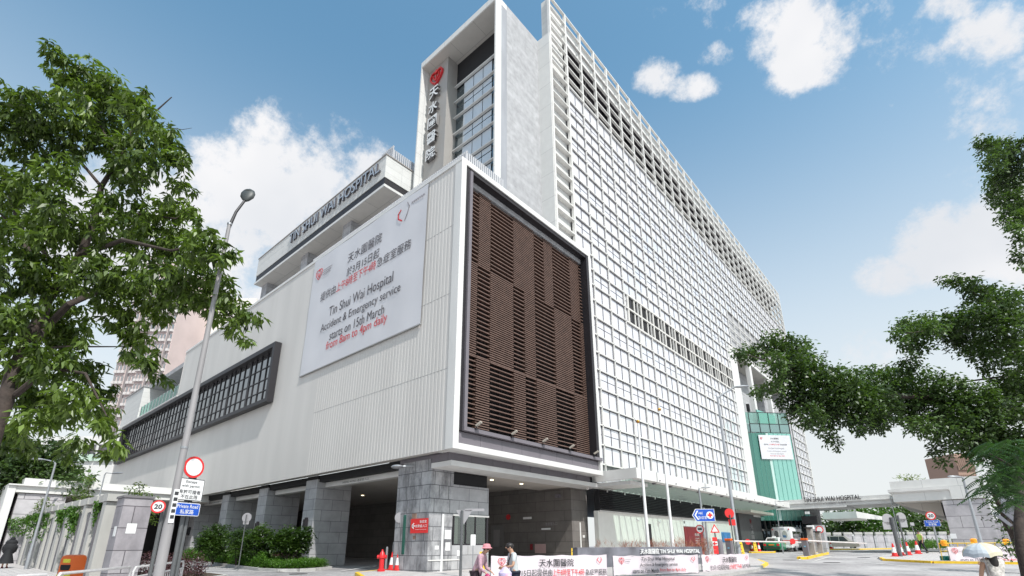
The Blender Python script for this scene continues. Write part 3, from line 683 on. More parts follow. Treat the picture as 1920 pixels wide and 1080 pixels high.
# stone end column, sheltered terrace and its posts
hb(MB().box(XF-1.5, XF+.02, 59.1, 61.65, 4.5, 24.25), 'end_column', panel)
hb(MB().box(XF-2.15, XF-2.05, 61.6, 85, 5, 24.5).box(XF-2, XF-1.2, 75.6, 85, 5, 22.4), 'terrace_wall', stone)
hb(MB().box(XF-2.0, XF-.1, 61.6, 85.5, 24.3, 24.4), 'terrace_soffit', soff)
for y in (66.7, 75.1): hb(MB().box(XF-.5, XF, y, y+.9, 5, 24.3), 'terrace_post', white)
# green glass bay
A, B, C_, Dp, E_ = (-17.2, 62.0), (-16.85, 62.15), (-13.5, 65.9), (-14.6, 71), (-17.2, 84)
def wallq(m, a, b, z0, z1, t=.06):
    a = Vector((*a, 0)); b = Vector((*b, 0)); d = (b-a).normalized(); n = Vector((d.y, -d.x, 0))*t
    m.prism([(a.x, a.y, z0), (b.x, b.y, z0), (b.x, b.y, z1), (a.x, a.y, z1)], -n)
def lerp(a, b, t): return (a[0]+(b[0]-a[0])*t, a[1]+(b[1]-a[1])*t)
bay = MB(); 
for (a, b, mt_) in ((A, B, 1), (B, lerp(B, C_, .36), 1), (lerp(B, C_, .42), C_, 0), (C_, Dp, 0), (Dp, E_, 0)): bay.k = mt_; wallq(bay, a, b, 4.2, 14.3)
hb(bay, 'green_glass_bay', [glass_g, glass_gd])
m = MB(); wallq(m, lerp(B, C_, .355), lerp(B, C_, .425), 4.2, 14.3, .12); hb(m, 'bay_mullion', mat('pale_green_mullion', (.45, .60, .56), .4))
m = MB()
for a, b, n_ in ((B, C_, 9), (C_, Dp, 4), (Dp, E_, 6)):
    for i in range(n_+1): p = lerp(a, b, i/n_); m.box(p[0]-.02, p[0]+.02, p[1]-.035, p[1]+.01, 4.2, 14.3)
hb(m, 'bay_seam', mat('seam', (.10, .30, .26), .4))
m = MB()
for (a, b) in ((A, B), (B, C_), (C_, Dp), (Dp, E_)): wallq(m, a, b, 14.3, 15.3)
hb(m, 'spandrel_glass', mat('grey_green_glass', (.17, .27, .26), .08, spec=.9))
m = MB()
for (a, b) in ((A, B), (B, C_), (C_, Dp), (Dp, E_)): wallq(m, a, b, 15.35, 16.75, .03)
hb(m, 'bay_balustrade', clear_g)
m = MB()
for (a, b) in ((B, C_), (C_, Dp), (Dp, E_)):
    wallq(m, a, b, 15.28, 15.38, .1); wallq(m, a, b, 16.7, 16.78, .06); wallq(m, a, b, 14.26, 14.34, .1)
    for i in range(5): p = lerp(a, b, i/4); m.box(p[0]-.03, p[0]+.03, p[1]-.07, p[1]+.05, 14.3, 16.75)
hb(m, 'bay_frame', dark)
m = MB().prism([(*A, 14.2), (*B, 14.2), (*C_, 14.2), (*Dp, 14.2), (*E_, 14.2)], (0, 0, .15)); hb(m, 'terrace_floor', conc)
m = MB(); wallq(m, (-16.6, 65), (-15.8, 70), 15.4, 17.6, .1); hb(m, 'stair_wedge', glass_g)
hb(MB().box(-17.0, -16.7, 62.3, 62.7, 16.9, 17.8), 'terrace_lamp', black)
# ground-floor front: louvre band, white wall, maroon panel
m = MB().box(-17.5, -17.16, 27.9, 51.5, 3.76, 5.08)
z = 3.8
while z < 5.05:
    m.mat(1).add([(-17.16, 27.9, z), (-17.16, 51.5, z), (-17.07, 51.5, z+.02), (-17.07, 27.9, z+.02), (-17.16, 27.9, z+.09), (-17.16, 51.5, z+.09)], [(0, 1, 2, 3), (3, 2, 5, 4), (0, 3, 4), (1, 5, 2)]); z += .115
hb(m, 'vent_louvre_band', [black, mat('louvre_blade', (.03, .03, .033), .45)])
hb(MB().box(-17.6, -17.3, 27.9, 53, .3, 3.72), 'ground_floor_wall', mat('cream_wall', (.78, .77, .73), .5, var=.03))
hb(MB().box(-17.32, -17.2, 28, 53, 3.68, 3.76), 'wall_ledge', white)
hb(MB().box(-17.3, -17.27, 34.5, 35.0, .6, 3.1), 'door_slot', dark)
pn = hb(MB().box(-17.3, -17.22, 40.8, 45.2, .6, 3.05), 'maroon_panel', darkred)
for s_, z, h in (('急', 2.72, .16), ('急症室', 2.35, .22), ('ACCIDENT &', 2.1, .10), ('EMERGENCY', 1.92, .10), ('DEPARTMENT', 1.74, .10)):
    put_text('lettering', s_, h, Vector((-17.2, 43.2, z))-WLOC(pn), pn, paintw, xdir=(0, 1, 0), width=(.25 if len(s_) == 1 else 1.0))
hb(MB().box(-17.3, -17.24, 40.7, 45.2, 3.1, 3.6).mat(1).box(-17.24, -17.235, 40.8, 41.0, 3.3, 3.5), 'panel_header', [paintw, ink])
hb(MB().box(-17.35, -17.2, 49.2, 51.4, 1.85, 2.75), 'blue_board', mat('pale_blue_board', (.05, .22, .50), .5, var=.25, vscale=3))
hb(MB().box(-17.3, -17.25, 33.0, 33.3, 3.3, 3.4).ell((-17.15, 36.2, 3.3), (.12, .12, .12)), 'security_camera', paintw)
m = MB()
for y in (29.2, 31.6, 38.6, 40.2):
    m.box(-17.3, -17.24, y, y+.5, 1.3, 1.36).box(-17.3, -17.24, y, y+.06, .9, 1.36).box(-17.3, -17.24, y+.44, y+.5, .9, 1.36)
hb(m, 'wall_loop', paintw)
# lobby
hb(MB().box(-20, -17.4, 61.3, 62.6, .3, 4.9).box(-17.9, -17.1, 54.2, 61.3, .3, 4.7), 'lobby_stone', mat('dark_stone', (.085, .085, .09), .5, var=.15, vscale=2))
lt = thing('entrance_sign', (-17.08, 57.8, 3.9), 'pale vertical characters on the dark stone beside the lobby', 'sign')
put_mb(heart(.5, .03, .12), 'heart_emblem', (0, 0, .1), lt, darkred, xdir=(0, 1, 0))
for i, ch in enumerate('天水圍醫院'): put_text('character', ch, .42, (.02, 0, -.7-.52*i), lt, greyink, xdir=(0, 1, 0), extr=.02, width=.9)
hb(MB().box(-17.6, -17.4, 62, 90, .3, 5.2).box(-16.2, -13.2, 72, 72.1, .3, 5.2), 'lobby_glass', glass_d)
m = MB()
for y in range(62, 90, 2): m.box(-17.4, -17.3, y, y+.12, .3, 5.2)
m.box(-17.4, -17.28, 62, 90, 3.1, 3.3); hb(m, 'lobby_mullion', mat('lobby_frame', (.20, .19, .18), .5))
hb(MB().box(-17.4, -15.8, 54, 62, 4.7, 4.95), 'lobby_beam', soff)
# ---- glazed entrance canopy along the front
cn = thing('glass_canopy', (-17.1, 27.3, 5.1), 'long white canopy with glass panels and ribs above the drop-off', 'canopy')
def cb(m, name, mt, **k): return m.build(name, mt, cn, world=True, **k)
m = MB().box(-14.2, -13.95, 27.2, 61.6, 5.38, 5.98).box(-14.5, -14.2, 27.2, 61.6, 5.38, 5.46)
cb(m, 'front_beam', white); cb(MB().box(-17.1, -13.95, 27.0, 27.2, 5.38, 6.0).box(-17.1, -14.5, 27.2, 29.4, 5.1, 5.3), 'end_beam', white)
m = MB(); y = 28.4
while y < 61: m.prism([(-17.1, y, 5.02), (-14.2, y, 5.38), (-14.2, y, 5.56), (-17.1, y, 5.3)], (0, .07, 0)); y += .82
m.box(-17.2, -17.08, 27.2, 61.6, 5.04, 5.14); cb(m, 'rib', mat('canopy_rib', (.42, .44, .42), .5))
cb(MB().prism([(-17.1, 28.3, 5.32), (-14.2, 28.3, 5.60), (-14.2, 28.3, 5.62), (-17.1, 28.3, 5.34)], (0, 33.2, 0)), 'canopy_pane', clear_c)
m = MB(); y = 30
while y < 61: m.tube([(-14.35, y, 5.35), (-13.9, y, 5.5)], .045, 6); m.box(-14.45, -14.3, y-.1, y+.1, 5.28, 5.4); y += 2.4
cb(m, 'beam_bracket', purple)
m = MB().box(-17.1, -5.0, 63.4, 70, 5.5, 6.36).box(-17.1, -8.95, 63.36, 69, 5.34, 5.52); 
ns = thing('entrance_slab', (-11, 63.4, 5.4), 'white roof slab carrying the dark hospital name over the driveway', 'canopy')
o_ = m.build('roof_slab', white, ns, world=True); MB().box(-17.1, -4.9, 63.28, 63.4, 5.88, 5.96).build('ledge', white, ns, world=True)
m = MB().box(-13.2, -9.6, 74, 82, 4.6, 5.4).add([(-13.2, 74, 4.6), (-9.6, 74, 5.0), (-9.6, 74, 5.4), (-7.3, 78, 4.4), (-7.3, 78, 4.8), (-9.6, 82, 5.0), (-9.6, 82, 5.4), (-9.6, 74, 4.6)], [(7, 3, 4, 2), (2, 4, 6), (7, 3, 5)])
m.build('rear_awning', white, ns, world=True)
MB().box(-13.0, -12.2, 66, 67.2, .3, 5.4).build('slab_column', stone, ns, world=True)
MB().box(-13.6, -12.1, 64.4, 66, 3.8, 4.6).build('dark_bulkhead', dark, ns, world=True)
n2_ = thing('name_sign', (-10.2, 63.28, 6.0), 'dark standing letters along the top of the driveway roof slab', 'sign')
put_text('lettering', 'TIN SHUI WAI HOSPITAL', .50, (0, -.05, .02), n2_, ink, extr=.06, bold=.01, width=5.3)
put_text('small_lettering', 'HONG KONG 天水圍醫院  急症室入口', .17, (-.4, .05, -.32), n2_, greyink, width=4.4)
ink2 = mat('soft_ink', (.085, .075, .085), .6)
# ---- big banner on the ribbed wall
bn = thing('banner', (-25, 14.45, 12.4), 'huge pale banner with service notice in Chinese and English on the ribbed wall', 'banner')
m = MB(); nx_, nz_ = 24, 12
m.add([(-6.3+12.5*i/nx_, -.03-.012*math.sin(i*1.3)-.01*math.sin(j*1.1+i*.4), 8.62*j/nz_) for j in range(nz_+1) for i in range(nx_+1)], [(j*(nx_+1)+i, j*(nx_+1)+i+1, (j+1)*(nx_+1)+i+1, (j+1)*(nx_+1)+i) for j in range(nz_) for i in range(nx_)])
m.build('vinyl_sheet', banner, bn, smooth=True)
MB().box(-6.34, 6.24, -.06, .02, -.06, .0).build('bottom_batten', joint, bn)
def bt(s, x0, x1, z, h, m_, par=bn, y=-.065, ox=25, oz=12.4, **k): return put_text('lettering', s, h, ((x0+x1)/2+ox, y, z-oz), par, m_ if m_ is not ink else ink2, width=x1-x0, bold=0, **k)
bt('天水圍醫院', -26.7, -22.98, 19.05, .72, ink); bt('於3月15日起', -26.65, -23.1, 18.05, .66, ink)
bt('提供由', -29.75, -27.85, 17.33, .66, ink); bt('上午8時至下午4時', -27.75, -23.35, 17.33, .66, inkred); bt('急症室服務', -23.25, -20.0, 17.33, .66, ink)
bt('Tin Shui Wai Hospital', -28.35, -21.47, 15.6, .88, ink); bt('Accident & Emergency service', -29.2, -20.7, 14.76, .72, ink)
bt('starts on 15th March', -27.9, -22.1, 14.02, .60, ink); bt('from 8am to 4pm daily', -28.2, -21.75, 13.27, .72, inkred)
put_mb(heart(.85, .01, .06), 'heart_logo', (-30.4+25, -.07, 19.7-12.4), bn, inkred)
m = MB()
for i in range(3): m.box(-29.85+25, -28.7+25-.1*i, -.07, -.065, 19.75-12.4-.16*i, 19.80-12.4-.16*i)
m.build('small_print', greyink, bn)
m = MB(); stroke(m, [(-.3, .3), (-.55, .1), (-.5, -.25), (-.15, -.5)], .09, .01); m2 = MB(); stroke(m2, [(.1, .55), (.3, .2), (.1, -.3), (-.1, -.6)], .07, .01); 
put_mb(m, 'partner_logo', (-20.9+25, -.07, 20.1-12.4), bn, inkred); put_mb(m2, 'partner_logo', (-20.7+25, -.07, 20.1-12.4), bn, greyink)
m = MB()
for i in range(7): m.box(-20.2+25+i*.17, -20.08+25+i*.17, -.07, -.065, 20.35-12.4, 20.47-12.4)
m.build('small_print', greyink, bn)
# ---- banner on the green bay
b2 = thing('banner', (-15.6, 62.9, 11.2), 'small pale notice banner hanging on the green glass bay', 'banner')
dx = Vector((C_[0]-B[0], C_[1]-B[1], 0)).normalized(); nn_ = Vector((dx.y, -dx.x, 0))
p0 = Vector((B[0], B[1], 11.1))+dx*.75+nn_*.15; p1 = Vector((B[0], B[1], 11.1))+dx*4.75+nn_*.15; hgt = 2.85
m = MB().prism([p0, p1, p1+Vector((0, 0, hgt)), p0+Vector((0, 0, hgt))], nn_*-.03); m.build('vinyl_sheet', banner, b2, world=True)
for s_, u_, w_, z, h, mm_ in (('天水圍醫院', .5, .27, 2.35, .2, ink), ('於3月15日起', .5, .25, 2.0, .17, ink), ('提供由', .2, .14, 1.65, .17, ink), ('上午8時至下午4時', .46, .34, 1.65, .17, inkred), ('急症室服務', .76, .22, 1.65, .17, ink), ('Tin Shui Wai Hospital', .5, .5, 1.15, .22, greyink), ('Accident & Emergency service', .5, .62, .85, .18, greyink), ('starts on 15th March', .5, .42, .58, .15, greyink), ('from 8am to 4pm daily', .5, .46, .3, .17, inkred)):
    put_text('lettering', s_, h, p0+(p1-p0)*u_+nn_*.02+Vector((0, 0, z))-WLOC(b2), b2, mm_, xdir=dx, width=4*w_)
put_mb(heart(.3, .01, .12), 'heart_logo', p0+dx*.3+nn_*.02+Vector((0, 0, 2.45))-WLOC(b2), b2, inkred, xdir=dx)
# ================================================================== street level
def proj(P):
    q = Vector(P)-Vector((0, 0, EYE)); w = q.dot(FW); return CX+FPX*q.dot(RI)/w, CY-FPX*q.dot(UP)/w
def onY(u, v, y):
    r = RI*((u-CX)/FPX) - UP*((v-CY)/FPX) + FW; return Vector((0, 0, EYE))+r*(y/r.y)
def foot(u, v, d, h=0):
    p = at(u, v, d); p.z = gz(p.x, p.y)+h; return p
def xy(u, v, d): p = at(u, v, d); return (p.x, p.y)
PV = .12
slab('pavement', [xy(1436, 1063, 29), xy(1415, 1050, 34), xy(1392, 1042, 40), (-15.6, 50), (-17.25, 54), (-17.25, 27), (-18.0, 25.9), (-18.0, 18.8), (-20.7, 15.2), xy(735, 1062, 26.0), xy(672, 1074, 23.6), xy(690, 1090, 20.5), xy(880, 1110, 15.5), xy(1150, 1110, 17), xy(1310, 1100, 20), xy(1415, 1085, 24)], PV, paving, tkerb, yel=[(0, .03), (.66, .74), (.97, 1)])
slab('pavement', [xy(1652, 1048, 36), xy(1662, 1054, 32.5), xy(1752, 1064, 29.5), xy(1860, 1070, 28.5), xy(2010, 1080, 27), xy(2010, 1040, 44), xy(1800, 1040, 47), xy(1760, 1036, 47), xy(1700, 1036, 45), xy(1665, 1041, 40)], PV, paving, tkerb, yel=[(.02, .22)])
slab('pavement', [(-14, -3), (-12.4, 4.2), (-16, 5.6), (-24.5, 6.0), (-70, 6.0), (-70, -6), (-30, -8)], PV, paving, tkerb)
ip = [xy(1505, 1050, 37), xy(1500, 1053, 35.5), xy(1512, 1053, 35.5), xy(1551, 1040, 46), xy(1550, 1036, 50), xy(1543, 1036, 50)]
slab('traffic_island', ip, .15, tkerb, tkerb, yel=[(0, 1)])
slab('traffic_island', [xy(1408, 1040, 52), xy(1452, 1040, 52), xy(1452, 1036, 57), xy(1408, 1036, 57)], .13, tkerb, tkerb, yel=[(0, 1)])
slab('traffic_island', [xy(1540, 1030, 66), xy(1670, 1027, 70), xy(1670, 1026, 74), xy(1540, 1028, 72)], .13, tkerb, tkerb, yel=[(0, 1)])
BED = [xy(340, 1050, 38.5), xy(368, 1051, 36), xy(410, 1055, 32.5), xy(450, 1058, 29.5), xy(490, 1064, 26.8), xy(527, 1066, 26), xy(560, 1064, 26), xy(590, 1060, 26.6), xy(618, 1056, 27.8)]
slab('planting_bed', BED+[(-28.6, 15.3), (-50, 15.3)], .14, soil, tkerb)
slab('planting_bed', [(-28.5, 6.4), (-23.5, 6.2), (-22.4, 7.2), (-24, 9), (-30, 9)], .14, soil, tkerb)
def line(pts, w, name='road_marking', m_=paintw, lift=.006):
    m = MB(); P = densify(pts, 1.0, False)
    for i in range(len(P)-1):
        a = Vector((*P[i], 0)); b = Vector((*P[i+1], 0)); n = (b-a).normalized(); n = Vector((-n.y, n.x, 0))*w/2
        q = [a-n, b-n, b+n, a+n]
        m.quad(*[(p.x, p.y, gz(p.x, p.y)+lift+.004*0) for p in q])
    return tag(m.build(name, m_), kind='structure')
road_w = mat('road_paint', (.62, .60, .58), .8, var=.25, vscale=4)
line([xy(1640, 1036, 46), xy(1560, 1044, 40), xy(1528, 1052, 33)], .14, lift=.02, m_=road_w); line([xy(1528, 1057, 32), xy(1498, 1052, 34), xy(1507, 1047, 38)], .12, lift=.02, m_=road_w)
line([xy(1608, 1056, 31), xy(1700, 1068, 27)], .14, lift=.02, m_=road_w); line([xy(1405, 1049, 36), xy(1470, 1043, 42)], .12, lift=.02, m_=road_w)
line([xy(640, 1063, 26), xy(700, 1057, 29), xy(708, 1053, 31), xy(665, 1060, 27.5)], .16, lift=.03, m_=road_w)
line([xy(380, 1062, 27), xy(500, 1068, 26), xy(640, 1073, 25)], .12, lift=.03, m_=road_w)
line([xy(360, 1066, 24), xy(480, 1078, 22), xy(640, 1090, 20)], .12, lift=.03, m_=road_w)
# ---- tall street lamp in the foreground left
def lamp_head(m, c, d, L, w):
    c = Vector(c); d = Vector(d).normalized(); s = d.cross(Vector((0, 0, 1))).normalized(); u = s.cross(d)
    n = 14; prof = [(0, .25, .4), (.1, .55, .7), (.35, .95, 1), (.6, 1, 1), (.85, .75, .8), (1, .2, .3)]
    V = []
    for t_, a_, h_ in prof:
        for k in range(n):
            an = 2*math.pi*k/n; V.append(c+d*(t_*L)+s*(math.cos(an)*w/2*a_)+u*(math.sin(an)*w*.22*h_))
    F = [(i*n+k, i*n+(k+1) % n, (i+1)*n+(k+1) % n, (i+1)*n+k) for i in range(len(prof)-1) for k in range(n)]+[tuple(range(n)), tuple(range((len(prof)-1)*n, len(prof)*n))]
    return m.add(V, F)
lensm = mat('lamp_lens', (.10, .11, .10), .15, spec=.8)
pb = foot(296, 1085, 9); pt = at(428, 420, 9)
L1 = thing('street_lamp', pb, 'tall tapering street lamp in front of the ribbed wall with dark oval head', 'street lamp')
zt = pt.z-pb.z; zs = at(318, 975, 9).z-pb.z
MB().tube([(0, 0, -.3), (0, 0, zs-.1), (0, 0, zs+.05), (0, 0, zt*.62), (0, 0, zt)], [.088, .08, .062, .05, .036], 16).build('pole', polec, L1, smooth=True)
m = MB()
for z in (zs+1.25, zs+3.15, zt-.02): m.tube([(0, 0, z), (0, 0, z+.04)], .063 if z < 4 else .045, 14)
m.build('pole_collar', steel, L1)
hd = at(462, 372, 9.15)-pb; MB().tube([(0, 0, zt-.1), (hd.x*.35, hd.y*.35, zt+(hd.z-zt)*.45), hd], [.035, .028, .025], 8).build('arm', dark, L1)
he = at(474, 342, 9.3)-pb; m = lamp_head(MB(), hd-(he-hd)*.15, he-hd, .40, .30); m.build('lamp_head', mat('lamp_body', (.045, .05, .05), .5), L1, smooth=True)
m = MB(); c_ = hd+(he-hd)*.5; m.ell(c_+Vector((0, 0, -.05)), (.10, .10, .04), 12, 6); m.build('lamp_lens', lensm, L1, smooth=True)
m = MB()
for i in range(5): m.box(.086, .09, -.03, .03, zs+.42-i*.1, zs+.48-i*.1)
lab = m.mat(1).box(.0, .085, -.04, .04, zs-.05, zs+.52).build('number_plate', [ink, paintw], L1)
def street_lamp(u, v, d, utop, vtop, arm, label, r=.07, group=None, hl=.75):
    b_ = foot(u, v, d); tp = at(utop, vtop, d); o = thing('street_lamp', b_, label, 'street lamp', group); z = tp.z-b_.z
    a = Vector(arm)
    MB().tube([(0, 0, -.3), (0, 0, .9), (0, 0, 1.0), (0, 0, z-.05)], [r*1.35, r*1.35, r, r*.62], 12).build('pole', steel, o, smooth=True)
    MB().tube([(0, 0, z-.1), (a.x*.15, a.y*.15, z+.05), (a.x, a.y, z+a.z)], [r*.6, r*.5, r*.4], 8).build('arm', steel, o, smooth=True)
    q = Vector((a.x, a.y, 0)).normalized(); lamp_head(MB(), (a.x, a.y, z+a.z), (q.x, q.y, .06), hl, hl*.36).build('lamp_head', steel, o, smooth=True)
    return o
FHx = Vector((RI.x, RI.y, 0)).normalized()
street_lamp(48, 1070, 27.5, 107, 867, -FHx*.75+Vector((0, 0, .18)), 'slim street lamp with long pale head beside the vine-covered wall on the left')
street_lamp(158, 1045, 34, 172, 888, FHx*.45+Vector((0, 0, .0)), 'small street lamp rising behind the left gate roof', .06)
street_lamp(1385, 1035, 36, 1341, 744, FHx*1.35+Vector((0, 0, .75)), 'tallest street lamp in front of the glass facade, arm reaching right', .13, hl=1.15)
street_lamp(1325, 1040, 35, 1319, 916, FHx*.15+Vector((0, 0, .05)), 'short street lamp behind the blue arrow sign', .09, hl=.65)
street_lamp(1843, 1030, 34, 1806, 896, -FHx*.05+Vector((0, 0, .05)), 'grey street lamp leaning past the right gatehouse stone wall', .11, hl=.95).children[1].hide_render = False
street_lamp(1470, 1045, 49, 1459, 940, FHx*.25+Vector((0, 0, .0)), 'little street lamp seen against the canopy end beside the name letters', .04, hl=.8)
street_lamp(1693, 1035, 47, 1672, 930, FHx*.1+Vector((0, 0, .0)), 'short street lamp at the left corner of the right gatehouse roof', .05, hl=.9)
for (u, v, ut, vt, d, lb) in ((1216, 1028, 1189, 793, 28.5, 'left white flagpole in front of the glass facade'), (1262, 1028, 1234, 770, 31, 'right white flagpole in front of the glass facade')):
    b_ = foot(u, v, d, PV); z = at(ut, vt, d).z-b_.z; o = thing('flagpole', b_, lb, 'flagpole', 'flagpoles before the facade')
    MB().tube([(0, 0, 0), (0, 0, z)], [.10, .05], 14).build('pole', paintw, o, smooth=True); MB().ell((0, 0, z+.08), (.11, .11, .11)).build('finial', mat('gold', (.55, .28, .06), .3, .7), o, smooth=True)
# ---- road signs
def width_to(P, xd, u):
    lo, hi = .01, 30.
    for _ in range(40):
        mid = (lo+hi)/2
        if proj(P+xd*mid)[0] < u: lo = mid
        else: hi = mid
    return lo
def face(xd): xd = Vector((*xd, 0)).normalized(); return xd, Vector((xd.y, -xd.x, 0))
def disc(m, c, r, xd, n_, t=.01, k=0, nseg=28):
    m.k = k; P = [Vector(c)+xd*(r*math.cos(2*math.pi*i/nseg))+Vector((0, 0, r*math.sin(2*math.pi*i/nseg))) for i in range(nseg)]
    m.prism(P, n_*t)
def rect(m, c, w, h, xd, n_, t=.01, k=0, rr=.03):
    m.k = k; c = Vector(c); P = []
    for sx, sz, a0 in ((1, 1, 0), (-1, 1, 90), (-1, -1, 180), (1, -1, 270)):
        for a in (0, 45, 90): P.append(c+xd*(sx*(w/2-rr)+rr*math.cos(R(a0+a)))+Vector((0, 0, sz*(h/2-rr)+rr*math.sin(R(a0+a)))))
    m.prism(P, n_*t)
XD = face((-.316, .949))
# left pair of posts: no-vehicles disc, permit plate, private-road plate
b_ = foot(324, 1078, 11, PV)
g1 = thing('road_sign', b_, 'tall sign post with empty red ring, white permit plate and blue private road plate', 'road sign')
m = MB()
for (u1, s_) in ((334, 0), (342, .09)):
    q = foot(u1-12, 1078, 11+s_, PV)-b_; m.tube([(q.x, q.y, -.1), (q.x, q.y, at(363, 868, 11).z-b_.z)], .04, 10)
m.build('post', mat('grey_post', (.13, .135, .14), .5, .3, var=.1, vscale=6), g1)
c = at(363, 876, 10.9)-b_; m = MB(); disc(m, c, .232, *XD, .012, 0); disc(m, c+XD[1]*.014, .232, *XD, .004, 1); disc(m, c+XD[1]*.019, .183, *XD, .004, 2)
m.build('ring_disc', [steel, redsign, paintw], g1)
def plate(par, base, uc, vc, d, w, h, FD, cols, txt, name, post=None):
    c = at(uc, vc, d)-base; xd, n_ = FD; m = MB(); rect(m, c, w, h, xd, n_, .012, 0); rect(m, c+n_*.013, w-.03, h-.03, xd, n_, .003, 1, .02)
    o = m.build(name, cols, par)
    for s_, dz, hh, ww, mt in txt: put_text('lettering', s_, hh, c+n_*.02+Vector((0, 0, dz-hh/2)), par, mt, xdir=xd, width=ww, bold=.006)
    return c
plate(g1, b_, 356, 918, 10.9, .60, .46, XD, [ink, paintw], [('Except', .155, .075, .25, ink), ('with permit', .065, .075, .40, ink), ('有許可證者', -.05, .085, .48, ink), ('不在此限', -.155, .085, .38, ink)], 'permit_plate')
plate(g1, b_, 350, 955, 10.9, .57, .265, XD, [paintw, blue], [('Private Road', .06, .075, .46, paintw), ('私家路', -.05, .095, .30, paintw)], 'private_road_plate')
b_ = foot(281, 1078, 11.2, PV); g2 = thing('road_sign', b_, 'round speed limit sign with black 20 in a red ring, left of the tall lamp', 'road sign')
m = MB(); q = foot(290, 1078, 11.3, PV)-b_
for qq in (Vector((0, 0, 0)), q): m.tube([(qq.x, qq.y, -.1), (qq.x, qq.y, at(297, 945, 11.2).z-b_.z)], .038, 10)
m.build('post', MATS['grey_post'], g2)
XD2 = face((.35, .94)); c = at(297, 950, 11)-b_; m = MB(); disc(m, c, .135, *XD2, .012, 0); disc(m, c+XD2[1]*.014, .135, *XD2, .003, 1); disc(m, c+XD2[1]*.018, .103, *XD2, .003, 2); m.build('speed_disc', [steel, redsign, paintw], g2)
put_text('number', '20', .10, c+XD2[1]*.025+Vector((0, 0, -.05)), g2, ink, xdir=XD2[0], width=.145, bold=.03)
# right pair: 20 and private road
b_ = foot(1763, 1037, 42, PV); g3 = thing('road_sign', b_, 'speed limit 20 disc above a blue plate under the right gatehouse roof', 'road sign'); FC = face((.995, .1))
MB().tube([(0, 0, -.1), (0, 0, at(1745, 980, 42).z-b_.z)], .07, 10).build('post', steel, g3)
c = at(1745, 967, 41.8)-b_; m = MB(); disc(m, c, .33, *FC, .02, 0); disc(m, c+FC[1]*.022, .33, *FC, .005, 1); disc(m, c+FC[1]*.03, .25, *FC, .005, 2); m.build('speed_disc', [steel, redsign, paintw], g3)
put_text('number', '20', .25, c+FC[1]*.04+Vector((0, 0, -.125)), g3, ink, xdir=FC[0], width=.36, bold=.03)
plate(g3, b_, 1748, 981, 41.8, 1.0, .48, FC, [paintw, blue], [('Private Road', .1, .12, .75, paintw), ('私家路', -.09, .18, .5, paintw)], 'private_road_plate')
# hospital arrow sign
b_ = foot(1330, 1040, 33, PV); g4 = thing('direction_sign', b_, 'blue arrow sign with red cross symbol pointing left', 'direction sign')
MB().tube([(0, 0, -.1), (0, 0, at(1319, 952, 33).z-b_.z)], .055, 10).build('post', steel, g4)
FD = face((.76, .65)); c = at(1319, 966, 32.9)-b_; xd, n_ = FD; w = 1.36; h = .72
def arrow_poly(e): return [c+xd*(-w/2+.22-e)+Vector((0, 0, -h/2+e*-1)), c+xd*(w/2+e)+Vector((0, 0, -h/2-e)), c+xd*(w/2+e)+Vector((0, 0, h/2+e)), c+xd*(-w/2+.22-e)+Vector((0, 0, h/2+e)), c+xd*(-w/2-e*1.5)]
m = MB().prism(arrow_poly(.03), n_*.02); m.k = 1; m.prism([p+n_*.022 for p in arrow_poly(0)], n_*.004); m.build('sign_panel', [paintw, blue], g4)
m = MB(); 
for sx in (-1, 1): m.prism([c+n_*.03+xd*(-w/2+.10)+Vector((0, 0, 0)), c+n_*.03+xd*(-w/2+.28)+Vector((0, 0, .28*sx)), c+n_*.03+xd*(-w/2+.37)+Vector((0, 0, .28*sx)), c+n_*.03+xd*(-w/2+.20)], n_*.004)
disc(m, c+n_*.03+xd*.40, .23, xd, n_, .004, 0); m.build('arrow_and_disc', paintw, g4)
m = MB(); rect(m, c+n_*.04+xd*.40, .30, .10, xd, n_, .004, 0, .005); rect(m, c+n_*.0405+xd*.40, .10, .30, xd, n_, .004, 0, .005); m.build('cross', redsign, g4)
put_text('lettering', 'A&E', .14, c+n_*.03+xd*(-.18)+Vector((0, 0, .06)), g4, paintw, xdir=xd, width=.28); put_text('lettering', '急症室', .19, c+n_*.03+xd*(-.08)+Vector((0, 0, -.24)), g4, paintw, xdir=xd, width=.56)
# red sign on the pillar
p0 = onY(771, 974, 14.95); p1 = onY(802, 999, 14.95)
rs = thing('wall_sign', (p0.x, 14.95, p1.z), 'red arrow sign on the weathered corner pillar pointing left', 'sign')
w = p1.x-p0.x; h = onY(771, 1000, 14.95).z; h = p0.z-h+.02
MB().box(0, w, -.02, 0, 0, h).build('sign_panel', redsign, rs)
put_text('lettering', '急症室', .13, (w*.74, -.03, h*.68), rs, paintw, width=w*.4, bold=.006); put_text('lettering', '收費處入口', .13, (w*.62, -.03, h*.38), rs, paintw, width=w*.66, bold=.006); put_text('lettering', 'Accident & Emergency', .05, (w*.62, -.03, h*.2), rs, paintw, width=w*.66)
m = MB(); stroke(m, [(w*.08, h*.5), (w*.26, h*.5)], .05, .01); stroke(m, [(w*.2, h*.68), (w*.08, h*.5), (w*.2, h*.32)], .05, .01); m.xf(Matrix.Translation((0, -.03, 0))).build('arrow', paintw, rs)
